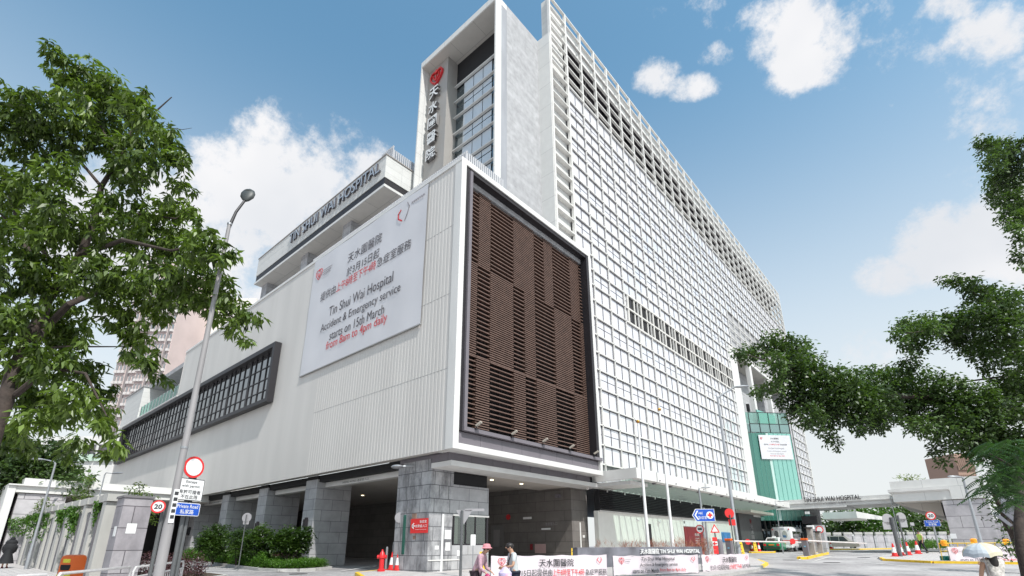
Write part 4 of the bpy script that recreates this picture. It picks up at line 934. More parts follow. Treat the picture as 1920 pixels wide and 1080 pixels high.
# signs seen from behind or side
def back_sign(u, v, d, vt, shape, label, r=.3, hp=PV, post=.04, dbl=False, mcol=None):
    b_ = foot(u, v, d, hp); o = thing('road_sign', b_, label, 'road sign'); tp = at(u-(1080-vt)*0, vt, d)
    # keep the post upright: height from the top pixel
    z = at(u, vt, d).z-b_.z; m = MB().tube([(0, 0, -.1), (0, 0, z)], post, 10)
    if dbl: m.tube([(.12, .05, -.1), (.12, .05, z-.3)], post, 10)
    m.build('post', MATS['grey_post'], o); xd, n_ = face((RI.x, RI.y)); n_ = -n_
    for kind_, dx_, dz, a, b2_ in shape:
        m = MB(); c = n_*-.06*0+xd*dx_+Vector((0, 0, z+dz))+n_*.05
        if kind_ == 'd': disc(m, c, a*.9, xd, n_, .02, 0)
        elif kind_ == 'r': rect(m, c, a, b2_, xd, n_, .02, 0)
        elif kind_ == 't': m.prism([c+xd*-a+Vector((0, 0, a*.6)), c+xd*a+Vector((0, 0, a*.6)), c+Vector((0, 0, -a*1.1))], n_*.02)
        elif kind_ == 'T': m.prism([c+xd*-a+Vector((0, 0, -a*.6)), c+xd*a+Vector((0, 0, -a*.6)), c+Vector((0, 0, a*1.1))], n_*.02)
        m.build('sign_back', mcol or mat('sign_back', (.40, .385, .40), .45, .3), o)
    return o
back_sign(748, 1074, 24.5, 962, [('d', -.13, -.2, .27, 0), ('r', .42, -.33, .6, .2)], 'grey double post with round sign back beside the weathered pillar', dbl=True)
back_sign(863, 1090, 21, 957, [('t', .08, -.18, .34, 0), ('r', .5, .02, .8, .1)], 'grey post with triangular sign back in front of the guard booth', post=.055)
back_sign(1689, 1046, 36, 970, [('d', -.25, -.12, .42, 0), ('r', -.3, -.55, .75, .5)], 'leaning pair of round and square sign backs nearest the three cones', post=.13)
back_sign(1700, 1038, 38, 966, [('d', .25, -.15, .40, 0), ('r', .35, -.55, .5, .6)], 'darker post with a round sign back behind the leaning sign backs', post=.06)
back_sign(450, 1045, 27, 965, [('d', 0, -.15, .27, 0), ('r', 0, -.42, .3, .15)], 'thin post with small round sign back in the planting bed', post=.025, hp=.14)
back_sign(1378, 1035, 35, 965, [('d', .0, .1, .35, 0), ('r', .1, -.5, .45, .4)], 'red round sign with white plate beside the tall lamp', post=.04, mcol=redsign)
back_sign(1722, 1036, 41, 985, [('r', .1, .1, .3, .25)], 'thin dark post standing left of the security guard', post=.035)
o = back_sign(1316, 1036, 33.5, 995, [], 'red and white no-lorries disc on a thin post by the maroon panel', post=.03)
c = at(1312, 992, 33.3)-o.location; FD = face((.76, .65)); m = MB(); disc(m, c, .27, *FD, .01, 0); disc(m, c+FD[1]*.012, .21, *FD, .004, 1); rect(m, c+FD[1]*.018, .26, .12, *FD, .004, 2); m.build('ring_disc', [redsign, paintw, ink], o)
o = back_sign(1345, 1038, 33, 988, [], 'red and white arrow board under a warning triangle', post=.04)
m = MB(); c = at(1340, 992, 32.8)-o.location; xd, n_ = FD
m.prism([c+xd*-.3+Vector((0, 0, -.22)), c+xd*.3+Vector((0, 0, -.22)), c+Vector((0, 0, .32))], n_*.01); m.k = 1; m.prism([c+n_*.012+xd*-.19+Vector((0, 0, -.15)), c+n_*.012+xd*.19+Vector((0, 0, -.15)), c+n_*.012+Vector((0, 0, .19))], n_*.005)
c = at(1341, 1019, 32.8)-o.location
for i, dz in enumerate((.25, 0, -.25, -.5)): rect(m, c+Vector((0, 0, dz)), .30, .24, xd, n_, .01, 0 if i != 1 else 1)
m.build('sign_panel', [redsign, paintw], o)
m = MB(); stroke(m, [(-.1, 0), (.1, 0)], .07, .01); stroke(m, [(-.02, .09), (-.12, 0), (-.02, -.09)], .05, .01); put_mb(m, 'arrow', c+n_*.03, o, redsign, xdir=xd)
# ---- hydrant
b_ = foot(714, 1077, 24, PV); hy_ = thing('fire_hydrant', b_, 'bright red fire hydrant on the corner pavement', 'fire hydrant')
MB().lathe((0, 0, 0), [(.17, 0), (.17, .08), (.11, .12), (.11, .55), (.15, .57), (.15, .66), (.12, .72), (.10, .80), (.045, .86), (.04, .93), (.0, .95)], 18).build('barrel', red, hy_, smooth=True)
for a in (-1, 1):
    m = MB().tube([(a*.08*FHx.x, a*.08*FHx.y, .62), (a*.21*FHx.x, a*.21*FHx.y, .62)], [.075, .085], 12); m.build('outlet', red, hy_, smooth=True)
b_ = foot(723, 1070, 25.3, PV); tag(MB().lathe((b_.x, b_.y, b_.z), [(.055, 0), (.055, .98), (.05, 1.02), (0, 1.03)], 14).build('bollard', steel, smooth=True), 'slim grey bollard behind the red hydrant', 'bollard')
# hoop railings and traffic cones
def hoop(u, v, d, w, h, label):
    b_ = foot(u, v, d, PV); x = FHx; m = MB(); pts = [Vector((0, 0, 0)), Vector((0, 0, h-.15))]
    for a in range(0, 181, 30): pts.append(x*(w/2-w/2*math.cos(R(a)))+Vector((0, 0, h-.15+.15*math.sin(R(a)))))
    pts.append(x*w); m.tube(pts, .025, 8)
    o = m.build('hoop_rail', steel, smooth=True); o.location = b_; tag(o, label, 'railing')
hoop(734, 1071, 26, .36, 1.3, 'steel hoop rail between bollard and sign posts')
def cone(u, v, d, label, h=.75, hp=0, group='red and white traffic cones'):
    b_ = foot(u, v, d, hp); o = thing('traffic_cone', b_, label, 'traffic cone', group)
    s_ = h/.75
    MB().box(-.2*s_, .2*s_, -.2*s_, .2*s_, 0, .04).build('base', MATS['red_sign'], o)
    MB().lathe((0, 0, 0), [(.155*s_, .04), (.125*s_, .22*s_)], 14).lathe((0, 0, 0), [(.075*s_, .52*s_), (.035*s_, .75*s_)], 14).build('cone_body', MATS['red_sign'], o, smooth=True)
    MB().lathe((0, 0, 0), [(.125*s_, .22*s_), (.075*s_, .52*s_)], 14).build('reflective_band', paintw, o, smooth=True)
    return o
for a in [(734, 1073, 24.9, 'traffic cone just right of the grey bollard', .8, PV), (745, 1075, 24.6, 'traffic cone behind the grey double sign post', .8, PV),
          (1679, 1046, 36, 'traffic cone at the left of the leaning sign posts', .85, PV), (1692, 1043, 37.4, 'traffic cone close behind the leaning sign posts', .8, PV), (1704, 1040, 38.6, 'traffic cone at the foot of the dark thin sign post', .9, PV), (1722, 1038, 41, 'traffic cone beside the security guard', .95, PV),
          (1411, 1035, 54, 'traffic cone left of the yellow board by the green taxi', .9, .1), (1424, 1035, 54, 'traffic cone between yellow board and green taxi', .9, .1), (1551, 1028, 68, 'traffic cone left below the silver minivan', .9, .1), (1559, 1028, 68, 'traffic cone under the middle of the silver minivan', .9, .1)]:
    cone(*a[:4], h=a[4], hp=a[5])
def floor_sign(u, v, d, label, h=.62, w=.30, hp=PV, txt=True):
    b_ = foot(u, v, d, hp); xd, n_ = face((RI.x, RI.y)); o = thing('floor_sign', b_, label, 'floor sign', 'yellow A-frame floor signs')
    for s_ in (1, -1):
        c0 = n_*.16*s_; c1 = n_*.02*s_; m = MB(); m.prism([c0-xd*w/2, c0+xd*w/2, c1+xd*w*.36+Vector((0, 0, h)), c1-xd*w*.36+Vector((0, 0, h))], n_*.012*s_); m.build('board', yellow, o)
    if txt:
        m = MB(); c = n_*.125+Vector((0, 0, h*.4)); disc(m, c, .06, xd, n_, .01); m.build('symbol', redsign, o)
        m = MB(); rect(m, n_*.075+Vector((0, 0, h*.78)), w*.5, .035, xd, n_, .01, 0, .005); rect(m, n_*.155+Vector((0, 0, h*.17)), w*.5, .03, xd, n_, .01, 0, .005); m.build('print', ink, o)
floor_sign(814, 1077, 24.3, 'yellow floor sign leaning at the foot of the weathered pillar', .66); floor_sign(903, 1074, 24.5, 'yellow floor sign behind the old lady in pink', .8, .28)
floor_sign(1076, 1055, 30, 'yellow floor sign poking above the banner at the stone pier', .8, .3); floor_sign(1371, 1046, 40, 'yellow floor sign left of the tall lamp foot', 1.0, .35); floor_sign(1390, 1044, 41, 'yellow floor sign right of the tall lamp foot', 1.0, .5); floor_sign(1417, 1036, 53.5, 'yellow floor sign between the cones left of the taxi', 1.0, .35, .1)
# leaflet stand
b_ = foot(886, 1075, 23, PV); o = thing('notice_stand', b_, 'slim stand with white notice board beside the old lady', 'sign stand')
z = at(886, 1016, 23).z-b_.z; MB().tube([(0, 0, 0), (0, 0, z-.05)], .02, 8).lathe((0, 0, 0), [(.18, 0), (.17, .03)], 14).build('stand', steel, o); m = MB(); rect(m, Vector((0, 0, z+.08)), .22, .46, *face((RI.x, RI.y)), .02); m.build('board', paintw, o)
# ---- crowd barriers carrying cloth banners
def cloth(w, h, xd, n_, org, amp=.035, nx_=40, nz_=8, k1=9., k2=2.):
    m = MB(); V = []
    for j in range(nz_+1):
        for i in range(nx_+1):
            s_ = i/nx_; t_ = j/nz_; sag = .03*math.sin(s_*math.pi*5)**2*(1 if j in (0, nz_) else 0)*(1 if j else -1)
            V.append(Vector(org)+xd*(w*s_)+Vector((0, 0, h*t_-sag))+n_*(amp*(math.sin(s_*k1+t_*2.3)*.6+math.sin(s_*k1*2.7-t_*k2)*.4)))
    m.add(V, [(j*(nx_+1)+i, j*(nx_+1)+i+1, (j+1)*(nx_+1)+i+1, (j+1)*(nx_+1)+i) for j in range(nz_) for i in range(nx_)]); return m
def barrier_banner(P0, P1, z0, h, label, lines, logo=True, under=None):
    P0 = Vector(P0); P1 = Vector(P1); xd = (P1-P0); xd.z = 0; w = xd.length; xd.normalize(); n_ = Vector((xd.y, -xd.x, 0))
    br = thing('crowd_barrier', (P0.x, P0.y, gz(P0.x, P0.y)+PV), label[0], 'barrier', 'steel barriers along the kerb'); zt_ = z0+h-br.location.z
    m = MB(); q = [Vector((0, 0, 0)), xd*w]
    pts = [q[0]-n_*.05, q[0]-n_*.05+Vector((0, 0, zt_-.04)), q[1]-n_*.05+Vector((0, 0, zt_-.04)), q[1]-n_*.05]
    m.tube(pts, .02, 8); m.tube([q[0]-n_*.05+Vector((0, 0, .2)), q[1]-n_*.05+Vector((0, 0, .2))], .015, 6)
    m.build('frame', steel, br, smooth=True)
    m = MB(); n__ = int(w/.14)
    for i in range(1, n__): p = xd*(w*i/n__)-n_*.05; m.tube([p+Vector((0, 0, .2)), p+Vector((0, 0, zt_-.04))], .008, 5)
    m.build('bars', steel, br)
    m = MB()
    for t_ in (.04, .5, .96): p = xd*(w*t_); m.tube([p-n_*.3, p+Vector((0, 0, .06))-n_*.05, p+n_*.2], .015, 6)
    m.build('foot', steel, br)
    bb = thing('banner', (P0.x, P0.y, z0), label[1], 'banner', 'cloth banners tied to the barriers')
    cloth(w, h, xd, n_, (0, 0, 0), k1=7+w).build('cloth', bannerp, bb, smooth=True)
    off = n_*.05
    for s_, a, b, zz, hh, mt in lines: put_text('lettering', s_, hh*h, off+xd*(w*(a+b)/2)+Vector((0, 0, zz*h)), bb, mt, xdir=xd, width=w*(b-a), bold=.008)
    if logo:
        put_mb(heart(.34*h, .004, .14), 'heart_logo', off+xd*(w*.085)+Vector((0, 0, h*.74)), bb, inkred, xdir=xd)
        m = MB()
        for i in range(2): m.prism([off+xd*(w*.12)+Vector((0, 0, h*(.78-.09*i))), off+xd*(w*(.19-.01*i))+Vector((0, 0, h*(.78-.09*i))), off+xd*(w*(.19-.01*i))+Vector((0, 0, h*(.80-.09*i))), off+xd*(w*.12)+Vector((0, 0, h*(.80-.09*i)))], n_*.004)
        m.build('small_print', greyink, bb)
        m = MB(); s__ = .1*h; stroke(m, [(-.05, s__), (-.12, s__*.2), (-.06, -s__*.7), (0, -s__*1.2)], .02, .004); stroke(m, [(.03, s__*1.2), (.07, s__*.1), (-.01, -s__)], .018, .004)
        put_mb(m, 'partner_logo', off+xd*(w*.935)+Vector((0, 0, h*.76)), bb, inkred, xdir=xd)
    return br, bb
ZH = [('天水圍醫院', .40, .70, .50, .34, ink), ('於3月15日起提供由', .13, .51, .10, .30, ink), ('上午8時至下午4時', .515, .79, .10, .30, inkred), ('急症室服務', .80, .99, .10, .28, ink)]
EN = [('Tin Shui Wai Hospital', .31, .70, .66, .24, ink), ('Accident & Emergency service', .29, .73, .37, .22, ink), ('starts on 15th March', .20, .50, .08, .22, ink), ('from 8am to 4pm daily', .515, .83, .08, .22, inkred)]
def P(u, v, d): return at(u, v, d)
a0 = P(921, 1078, 24); a1 = P(1137, 1078, 24.6)
def bt_(u0, u1, vt0, vb0, d0, d1, lab, lines):
    A = at(u0, vt0, d0); B = at(u1, vt0, d1); zb = at(u0, vb0, d0).z; return barrier_banner(A, B, zb, A.z-zb, lab, lines)
bt_(921, 1137, 1042, 1087, 18, 19, ('steel barrier behind the widest Chinese banner', 'widest cloth banner in Chinese, behind the two walking women'), ZH)
bt_(1149, 1308, 1042, 1079, 20, 21.6, ('steel barrier behind the middle English banner', 'cloth banner in English in front of the low name wall'), EN)
bt_(1315, 1403, 1040, 1074, 22.5, 25, ('steel barrier behind the short Chinese banner', 'short cloth banner in Chinese at the kerb tip'), ZH)
bt_(1776, 1912, 1025, 1056, 29.5, 29.0, ('steel barrier behind the umbrella', 'cloth banner in English half hidden by the umbrella'), [('Tin Shui Wai Hospital', .35, .93, .66, .24, ink), ('Accident & Emergency service', .22, .99, .37, .22, ink), ('starts on 15th March', .13, .56, .08, .22, ink), ('from 8am to 4pm daily', .58, .99, .08, .22, inkred)])
# plastic water barrier under the right banner with lamps
A = at(1770, 1058, 30); B = at(1912, 1060, 29.6)
wb = thing('plastic_barrier', (A.x, A.y, gz(A.x, A.y)+PV), 'green and yellow plastic barrier with orange lamps behind the right banner', 'barrier'); xd = (B-A); xd.z = 0; W_ = xd.length; xd.normalize(); n_ = Vector((xd.y, -xd.x, 0))
m = MB().obox(xd*W_/2+Vector((0, 0, .12)), xd*W_/2, n_*.2, (0, 0, .12)); m.build('base', mat('teal_plastic', (.0, .16, .13), .5), wb)
m = MB()
for z in (.92, .5): m.tube([Vector((0, 0, z)), xd*W_+Vector((0, 0, z))], .025, 6)
for i in range(9): m.tube([xd*(W_*i/8), xd*(W_*i/8)+Vector((0, 0, .92))], .02, 6)
m.build('rail', yellow, wb)
for i, (u, v) in enumerate(((1770, 1019), (1826, 1016), (1887, 1017))):
    p = at(u, v, 29.9)-wb.location; m = MB().lathe((p.x, p.y, p.z-.14), [(.13, 0), (.13, .08), (.15, .1), (.15, .28), (.08, .33)], 14); m.build('warning_lamp', mat('amber_lens', (.85, .33, .02), .3, emit=.25), wb, smooth=True)
# ---- low stone name wall with red grass
A = at(1078, 1030, 25.5); B = at(1310, 1030, 28.5); zt_ = at(1150, 1026, 26.3).z
nw = thing('name_wall', (A.x, A.y, gz(A.x, A.y)), 'long low dark stone wall with standing white hospital name', 'wall'); xd = B-A; xd.z = 0; W_ = xd.length; xd.normalize(); n_ = Vector((xd.y, -xd.x, 0))
hh = zt_-nw.location.z; MB().obox(xd*W_/2+Vector((0, 0, hh/2)), xd*W_/2, n_*.25, (0, 0, hh/2)).build('stone_body', mat('polished_stone', (.16, .16, .185), .3, var=.4, vscale=1.4), nw)
put_text('lettering', '天水圍醫院 TIN SHUI WAI HOSPITAL', .26, xd*(W_*.72)+n_*.33+Vector((0, 0, hh-.34)), nw, paintw, xdir=xd, width=W_*.50, extr=.06, bold=.006)
put_text('small_lettering', 'ACCIDENT & EMERGENCY 急症室', .12, xd*(W_*.84)+n_*.33+Vector((0, 0, hh-.56)), nw, paintw, xdir=xd, width=W_*.30)
# silver cabinet and bikes at its left end are read as a small trolley
# ---- machines and barrier arms
def barrier_gate(P0, P1, arm_to, label, h=1.05):
    g_ = thing('barrier_gate', P0, label, 'barrier gate'); MB().box(-.18, .18, -.2, .2, 0, h).build('cabinet', purple, g_, bevel=.02); MB().box(-.2, .2, -.22, .22, h, h+.14).build('cap', orange, g_, bevel=.02)
    m = MB().box(-.185, -.17, -.1, .1, .55, .68).box(-.06, .06, -.215, -.2, .6, .68); m.build('label', mat('light_blue', (.2, .45, .6), .5), g_)
    a = Vector((0, 0, h-.02)); b = Vector(arm_to)-Vector(P0); m = MB().tube([a, b], [.055, .04], 8); m.build('arm', mat('arm_pale', (.66, .60, .58), .5), g_)
    return g_
P0 = foot(1514, 1046, 37.2, .15); gt = barrier_gate(P0, None, at(1625, 1019, 40), 'barrier gate with orange cap and long arm pointing right')
P2 = foot(1371, 1050, 35, PV); g5 = barrier_gate(P2, None, at(1505, 1017, 39), 'barrier gate hidden by the lamp with red and white arm before the taxi', 1.1)
for (u, v) in ((1402, 1016), (1486, 1015)):
    q = at(u, v, 36.5)-P2; m = MB(); disc(m, q, .19, *face((RI.x, RI.y)), .03); m.build('stop_disc', redsign, g5)
for (u, v, d, w, h, lb) in ((1526, 1043, 39.5, .34, 1.9, 'nearer steel ticket machine on the yellow-edged island'), (1540, 1039, 43, .36, 1.65, 'farther steel ticket machine on the yellow-edged island')):
    p = foot(u, v, d, .15); o = thing('ticket_machine', p, lb, 'ticket machine', 'ticket machines on the island'); m = MB().prism([(-w/2, -.2, 0), (w/2, -.2, 0), (w/2, -.2, h*.7), (w/2, -.05, h), (-w/2, -.05, h), (-w/2, -.2, h*.7)], (0, .4, 0)); m.build('cabinet', mat('warm_steel', (.42, .38, .35), .4, .3, var=.1), o, bevel=.02)
    MB().box(-w/2-.05, w/2+.05, -.35, .25, h, h+.08).build('hood', dark, o); MB().box(-w*.3, w*.3, -.215, -.2, h*.45, h*.62).build('screen', glass_w, o)
p = foot(1529, 1040, 43, .15); q = at(1525, 990, 43); o = thing('camera_post', p, 'thin post with white camera box above the ticket machine', 'camera'); MB().tube([(0, 0, 0), (0, 0, q.z-p.z)], .04, 8).build('post', steel, o); MB().box(-.25, .25, -.2, .2, q.z-p.z-.1, q.z-p.z+.2).build('camera_box', paintw, o, bevel=.03)
p = foot(1543, 1036, 47, .15); z = at(1540, 985, 47).z; tag(MB().box(p.x-.45, p.x+.45, p.y-.5, p.y+.5, p.z, z).build('stone_pier', stone), 'grey stone pier behind the ticket machines', 'pillar')
c = at(1537, 993, 45); o = thing('road_sign', (c.x, c.y, gz(c.x, c.y)), 'small red ring disc on the post behind the ticket machines', 'road sign'); MB().tube([(0, 0, 0), (0, 0, c.z-o.location.z)], .04, 8).build('post', steel, o)
m = MB(); cc = Vector((0, -.06, c.z-o.location.z)); disc(m, cc, .3, *face((1, .1)), .01, 0); disc(m, cc+Vector((.001, -.014, 0)), .22, *face((1, .1)), .004, 1); m.build('ring_disc', [redsign, paintw], o)
c = foot(1352, 1043, 34, PV); o = thing('litter_bin', c, 'dark grey rounded post bin beside the blue board', 'litter bin'); MB().lathe((0, 0, 0), [(.2, 0), (.2, 1.1), (.15, 1.2), (0, 1.22)], 14).build('body', purple, o, smooth=True)
# ---- orange litter bin close by
c = at(141, 1040, 13.6); b_ = Vector((c.x, c.y, gz(c.x, c.y)+PV)); hgt = c.z-b_.z
ob = thing('litter_bin', b_, 'orange street litter bin with yellow labels behind the railing', 'litter bin', rz=math.atan2(FHx.y, FHx.x))
hgt = min(hgt, 1.5)
m = MB(); w = .21
prof = []
def rr(w_, d_, z, r=.09):
    P_ = []
    for sx, sy, a0 in ((1, 1, 0), (-1, 1, 90), (-1, -1, 180), (1, -1, 270)):
        for a in (0, 30, 60, 90): P_.append((sx*(w_-r)+r*math.cos(R(a0+a)), sy*(d_-r)+r*math.sin(R(a0+a)), z))
    return P_
secs = [rr(.20, .18, hgt-1.0), rr(.215, .2, hgt-.5), rr(.215, .2, hgt-.10), rr(.20, .18, hgt-.03), rr(.15, .13, hgt)]
V = sum(secs, []); n = 16; m.add(V, [(i*n+k, i*n+(k+1) % n, (i+1)*n+(k+1) % n, (i+1)*n+k) for i in range(4) for k in range(n)]+[tuple(range(n)), tuple(range(4*n, 5*n))]); m.build('bin_shell', orange, ob, smooth=True)
m = MB().prism([(x, -.212, z) for x, z in ((-.10, hgt-.37), (.10, hgt-.37), (.12, hgt-.31), (.12, hgt-.24), (-.12, hgt-.24), (-.12, hgt-.31))], (0, .02, 0)); m.build('opening', black, ob)
MB().box(-.09, .09, -.208, -.19, hgt-.19, hgt-.10).box(-.16, .16, -.222, -.19, hgt-.72, hgt-.46).build('yellow_label', mat('label_yellow', (.75, .65, .05), .5, var=.2, vscale=30), ob)
MB().lathe((0, -.228, hgt-.58), [(.09, 0), (.09, .01)], 16, 'y').build('white_label', paintw, ob); MB().tube([(0, 0, -.1), (0, 0, hgt-.9)], .04, 8).build('post', steel, ob)
# ---- pedestrian railing
rl = [(at(24, 1081, 7.2), at(95, 1077, 7.7)), (at(108, 1076, 7.9), at(246, 1063, 10.6)), (at(252, 1064, 10.8), at(345, 1052, 14.3))]
for i, (a, b) in enumerate(rl):
    o = thing('pedestrian_railing', (a.x, a.y, gz(a.x, a.y)+PV), ['short end panel of pale railing at the bottom left corner', 'pale railing panel crossing in front of the orange bin', 'pale railing panel in front of the tall lamp and sign posts'][i], 'railing', 'pale pedestrian railing panels')
    A_ = Vector((0, 0, a.z-o.location.z)); B_ = b-o.location; ga = Vector((0, 0, 0)); gb = Vector((B_.x, B_.y, gz(b.x, b.y)+PV-o.location.z)); d_ = (B_-A_).normalized()*.07
    m = MB().tube([ga, A_-Vector((0, 0, .08)), A_+d_, B_-d_, B_-Vector((0, 0, .08)), gb], .024, 10); m.tube([ga.lerp(A_, .12), gb.lerp(B_, .12)], .02, 8).tube([ga.lerp(A_, .82), gb.lerp(B_, .82)], .02, 8)
    m.build('frame', mat('pale_rail_paint', (.62, .60, .60), .35, .2, var=.1, vscale=12), o, smooth=True)
    m = MB(); n__ = max(3, int((b-a).length/.16))
    for k in range(1, n__): t_ = k/n__; m.tube([ga.lerp(gb, t_).lerp(A_.lerp(B_, t_), .12), ga.lerp(gb, t_).lerp(A_.lerp(B_, t_), .82)], .009, 6)
    m.build('bars', MATS['pale_rail_paint'], o)
# ---- left boundary wall: stone pillar, white fins and dark posts, vines
FY = 4.9
gp = thing('gate_pillar', (-23.6, FY, .3), 'square mottled stone pillar with flat cap at the end of the left wall', 'pillar')
mottled = block_mat('mottled_granite', (.27, .25, .27), (.36, .34, .36), (.09, .08, .09), 9, .78, .016, stain=.35, var=.2)
MB().box(-.62, .38, -.05, .85, 0, 3.12).build('shaft', mottled, gp, bevel=.02); MB().box(-.66, .42, -.09, .89, 3.12, 3.2).build('cap', mat('cap_stone', (.16, .15, .16), .6), gp); MB().box(.385, .39, .2, .5, 1.85, 2.2).box(-.1, .22, -.06, -.05, 1.75, 2.1).build('notice', paintw, gp)
sf = thing('slab_fence', (-25, FY, .4), 'long boundary fence of white fins and dark stone posts running left from the pillar', 'fence')
m = MB(); m2 = MB(); m3 = MB()
fw_ = mat('fence_concrete', (.43, .42, .40), .7, var=.12, vscale=1.5, streak=.3)
for i in range(17):
    x = -25.3-i*1.75; z = gz(x, FY)+PV
    for (a, b, mm, z1, y0, y1) in ((x-.55, x, 'fin', 2.85, FY+.05, FY+.35),):
        MB().prism([(a, y0-.22, z), (b, y0-.22, z), (b, y0-.22, z+2.9), (a, y0-.22, z+2.9)], (0, .55, 0)).build('fin_panel', fw_, sf, world=True)
    MB().box(x-1.3, x-1.05, FY-.12, FY+.2, z, z+2.6).build('post', mat('dark_post', (.13, .125, .14), .6, var=.2, vscale=3), sf, world=True)
    MB().box(x-1.75, x, FY+.36, FY+.5, z, z+.95).build('low_wall', stone, sf, world=True)
for i in range(17):
    x = -25.3-i*1.75; z = gz(x, FY)+PV; MB().prism([(x-1.15, FY-.2, z+2.92), (x+.12, FY-.2, z+2.92), (x+.12, FY-.2, z+3.2), (x-1.3, FY-.2, z+3.2), (x-1.3, FY-.2, z+3.08)], (0, .6, 0)).build('coping', fw_, sf, world=True)
# small tree between wall and signs
# ---- left gate canopy
lg = thing('gate_canopy', (-46, 4, .7), 'left gatehouse with white fascia roof on grey stone walls', 'gatehouse')
def lgb(m, n, mt, **k): return m.build(n, mt, lg, world=True, **k)
x0 = -46.
ytop = lambda u, v: None
def onX(u, v, x):
    r = RI*((u-CX)/FPX) - UP*((v-CY)/FPX) + FW; return Vector((0, 0, EYE))+r*(x/r.x)
c1 = onX(48, 896, x0); c2 = onX(425, 928, x0); c3 = onX(31, 921, x0); zt_ = c1.z; zb_ = onX(150, 929, x0).z
lgb(MB().box(x0-9, x0, c1.y, 15.2, zb_+.45, zt_), 'fascia', white); lgb(MB().box(x0-9, x0+.05, c1.y-.6, 15.2, zb_+.0, zb_+.42).box(x0-9, x0+.25, c1.y-.7, 15.0, zb_+.42, zb_+.5), 'lower_fascia', white)
lgb(MB().box(x0-9, x0-.3, c1.y-.4, 15.2, zb_-.05, zb_), 'soffit', soff)
lgb(MB().box(x0-9, x0-.1, c1.y-.1, c1.y+2.3, .2, zb_-.05), 'stone_wall', stone_g); lgb(MB().box(x0-9, x0+.1, c1.y-.7, c1.y-.3, .2, zb_+.4), 'end_wall', white)
lgb(MB().box(x0-8.5, x0-8, c1.y, 26, .2, zb_), 'rear_wall', dark)
put_text('lettering', 'HONG KONG 天水圍醫院 急症室', .16, Vector((x0+.02, c1.y+5.2, zb_+.1))-WLOC(lg), lg, ink, xdir=(0, 1, 0), extr=.02, width=4.2)
# right gatehouse
rg = thing('gatehouse', (-4.4, 57.3, .8), 'right gatehouse with stepped white roof on pink-grey stone wall', 'gatehouse')
def rgb(m, n, mt, **k): return m.build(n, mt, rg, world=True, **k)
rgb(MB().box(-4.4, 1.85, 57.3, 74, 5.2, 7.0), 'fascia', panel); rgb(MB().box(-4.65, -.35, 57.1, 74, 6.05, 6.28).box(-4.5, -.35, 57.2, 57.3, 5.95, 6.05), 'ledge', white); rgb(MB().box(-.35, 1.9, 57.2, 57.3, 5.2, 6.28), 'fascia_panel', panel)
rgb(MB().box(-4.3, 1.8, 57.5, 74, 5.12, 5.2), 'soffit', soff_p)
rgb(MB().box(-1.05, 1.9, 57.32, 66, .4, 5.12), 'stone_wall', stone_g, bevel=.02); rgb(MB().box(1.9, 3.0, 57.6, 66, .4, 3.45), 'side_wall', stone_g); rgb(MB().box(-1.1, -.7, 57.3, 57.32, 2.0, 2.4), 'notice', paintw)
rgb(MB().prism([(-4.2, 60, 5.12), (-1.2, 60, 5.12), (-1.2, 60, 3.9)], (0, 14, 0)), 'soffit_wedge', soff_p)
# small things by the right wall
m = MB()
for i in range(9): m.box(2.9+i*.35, 2.96+i*.35, 56, 56.08, .8, 3.2)
m.box(2.8, 6, 56, 56.08, 3.1, 3.2); tag(m.build('picket_fence', steel), 'thin vertical rail fence right of the stone gatehouse', 'fence')
# grey back-to-back sign boards at the right edge
def boards():
    o = thing('sign_boards', foot(1915, 1050, 14), 'cluster of large grey sign backs slanting at the right edge', 'road sign')
    mt = mat('aluminium', (.36, .37, .42), .35, .5, var=.1)
    for q in ([(1872, 925), (1890, 920), (1905, 965), (1885, 962)], [(1893, 938), (1922, 925), (1925, 985), (1908, 975)], [(1875, 955), (1882, 952), (1925, 990), (1925, 998)], [(1862, 963), (1868, 960), (1900, 985), (1895, 987)], [(1910, 912), (1925, 905), (1925, 925)]):
        Pq = [at(u, v, 14)-o.location for u, v in q]; MB().prism(Pq, FH*.03).build('sign_back', mt, o)
    MB().tube([at(1918, 1080, 14.1)-o.location, at(1905, 930, 14.1)-o.location], .05, 8).tube([at(1885, 960, 14.1)-o.location, at(1915, 930, 14.1)-o.location], .03, 6).build('post', steel, o)
boards()
# ================================================================== plants
def leaves(centres, L, Wd, nper, droop=.5, seed=0, spread=.12, tone=None, twig=True):
    """mesh arrays of folded leaves; every centre is a leaf cluster of nper leaves"""
    rg_ = np.random.default_rng(seed); C0 = np.repeat(np.asarray(centres, float), nper, 0); n = len(C0)
    az = rg_.uniform(0, 2*np.pi, n); el_ = rg_.normal(-droop, .45, n)
    d = np.stack([np.cos(az)*np.cos(el_), np.sin(az)*np.cos(el_), np.sin(el_)], 1)
    s = np.cross(d, np.array([0, 0, 1.])); s /= np.linalg.norm(s, axis=1)[:, None]+1e-6; roll = rg_.normal(0, .5, n)
    u = np.cross(s, d); s = s*np.cos(roll)[:, None]+u*np.sin(roll)[:, None]; u = np.cross(s, d)
    l = L*rg_.uniform(.65, 1.2, n)[:, None]; w = Wd*rg_.uniform(.7, 1.15, n)[:, None]
    b = C0+rg_.normal(0, spread*.4, (n, 3))+d*spread*.3
    P0 = b; P1 = b+d*l*.45-s*w*.5+u*w*.12; P2 = b+d*l-u*l*.18; P3 = b+d*l*.45+s*w*.5+u*w*.12
    V = np.stack([P0, P1, P2, P3], 1).reshape(-1, 3)
    tn = np.repeat(rg_.uniform(0, 1, len(centres)), nper)*.55+rg_.uniform(0, .45, n)
    if tone is not None: tn = np.clip(tn*.55+np.repeat(tone, nper)*.45, 0, 1)
    return V, tn
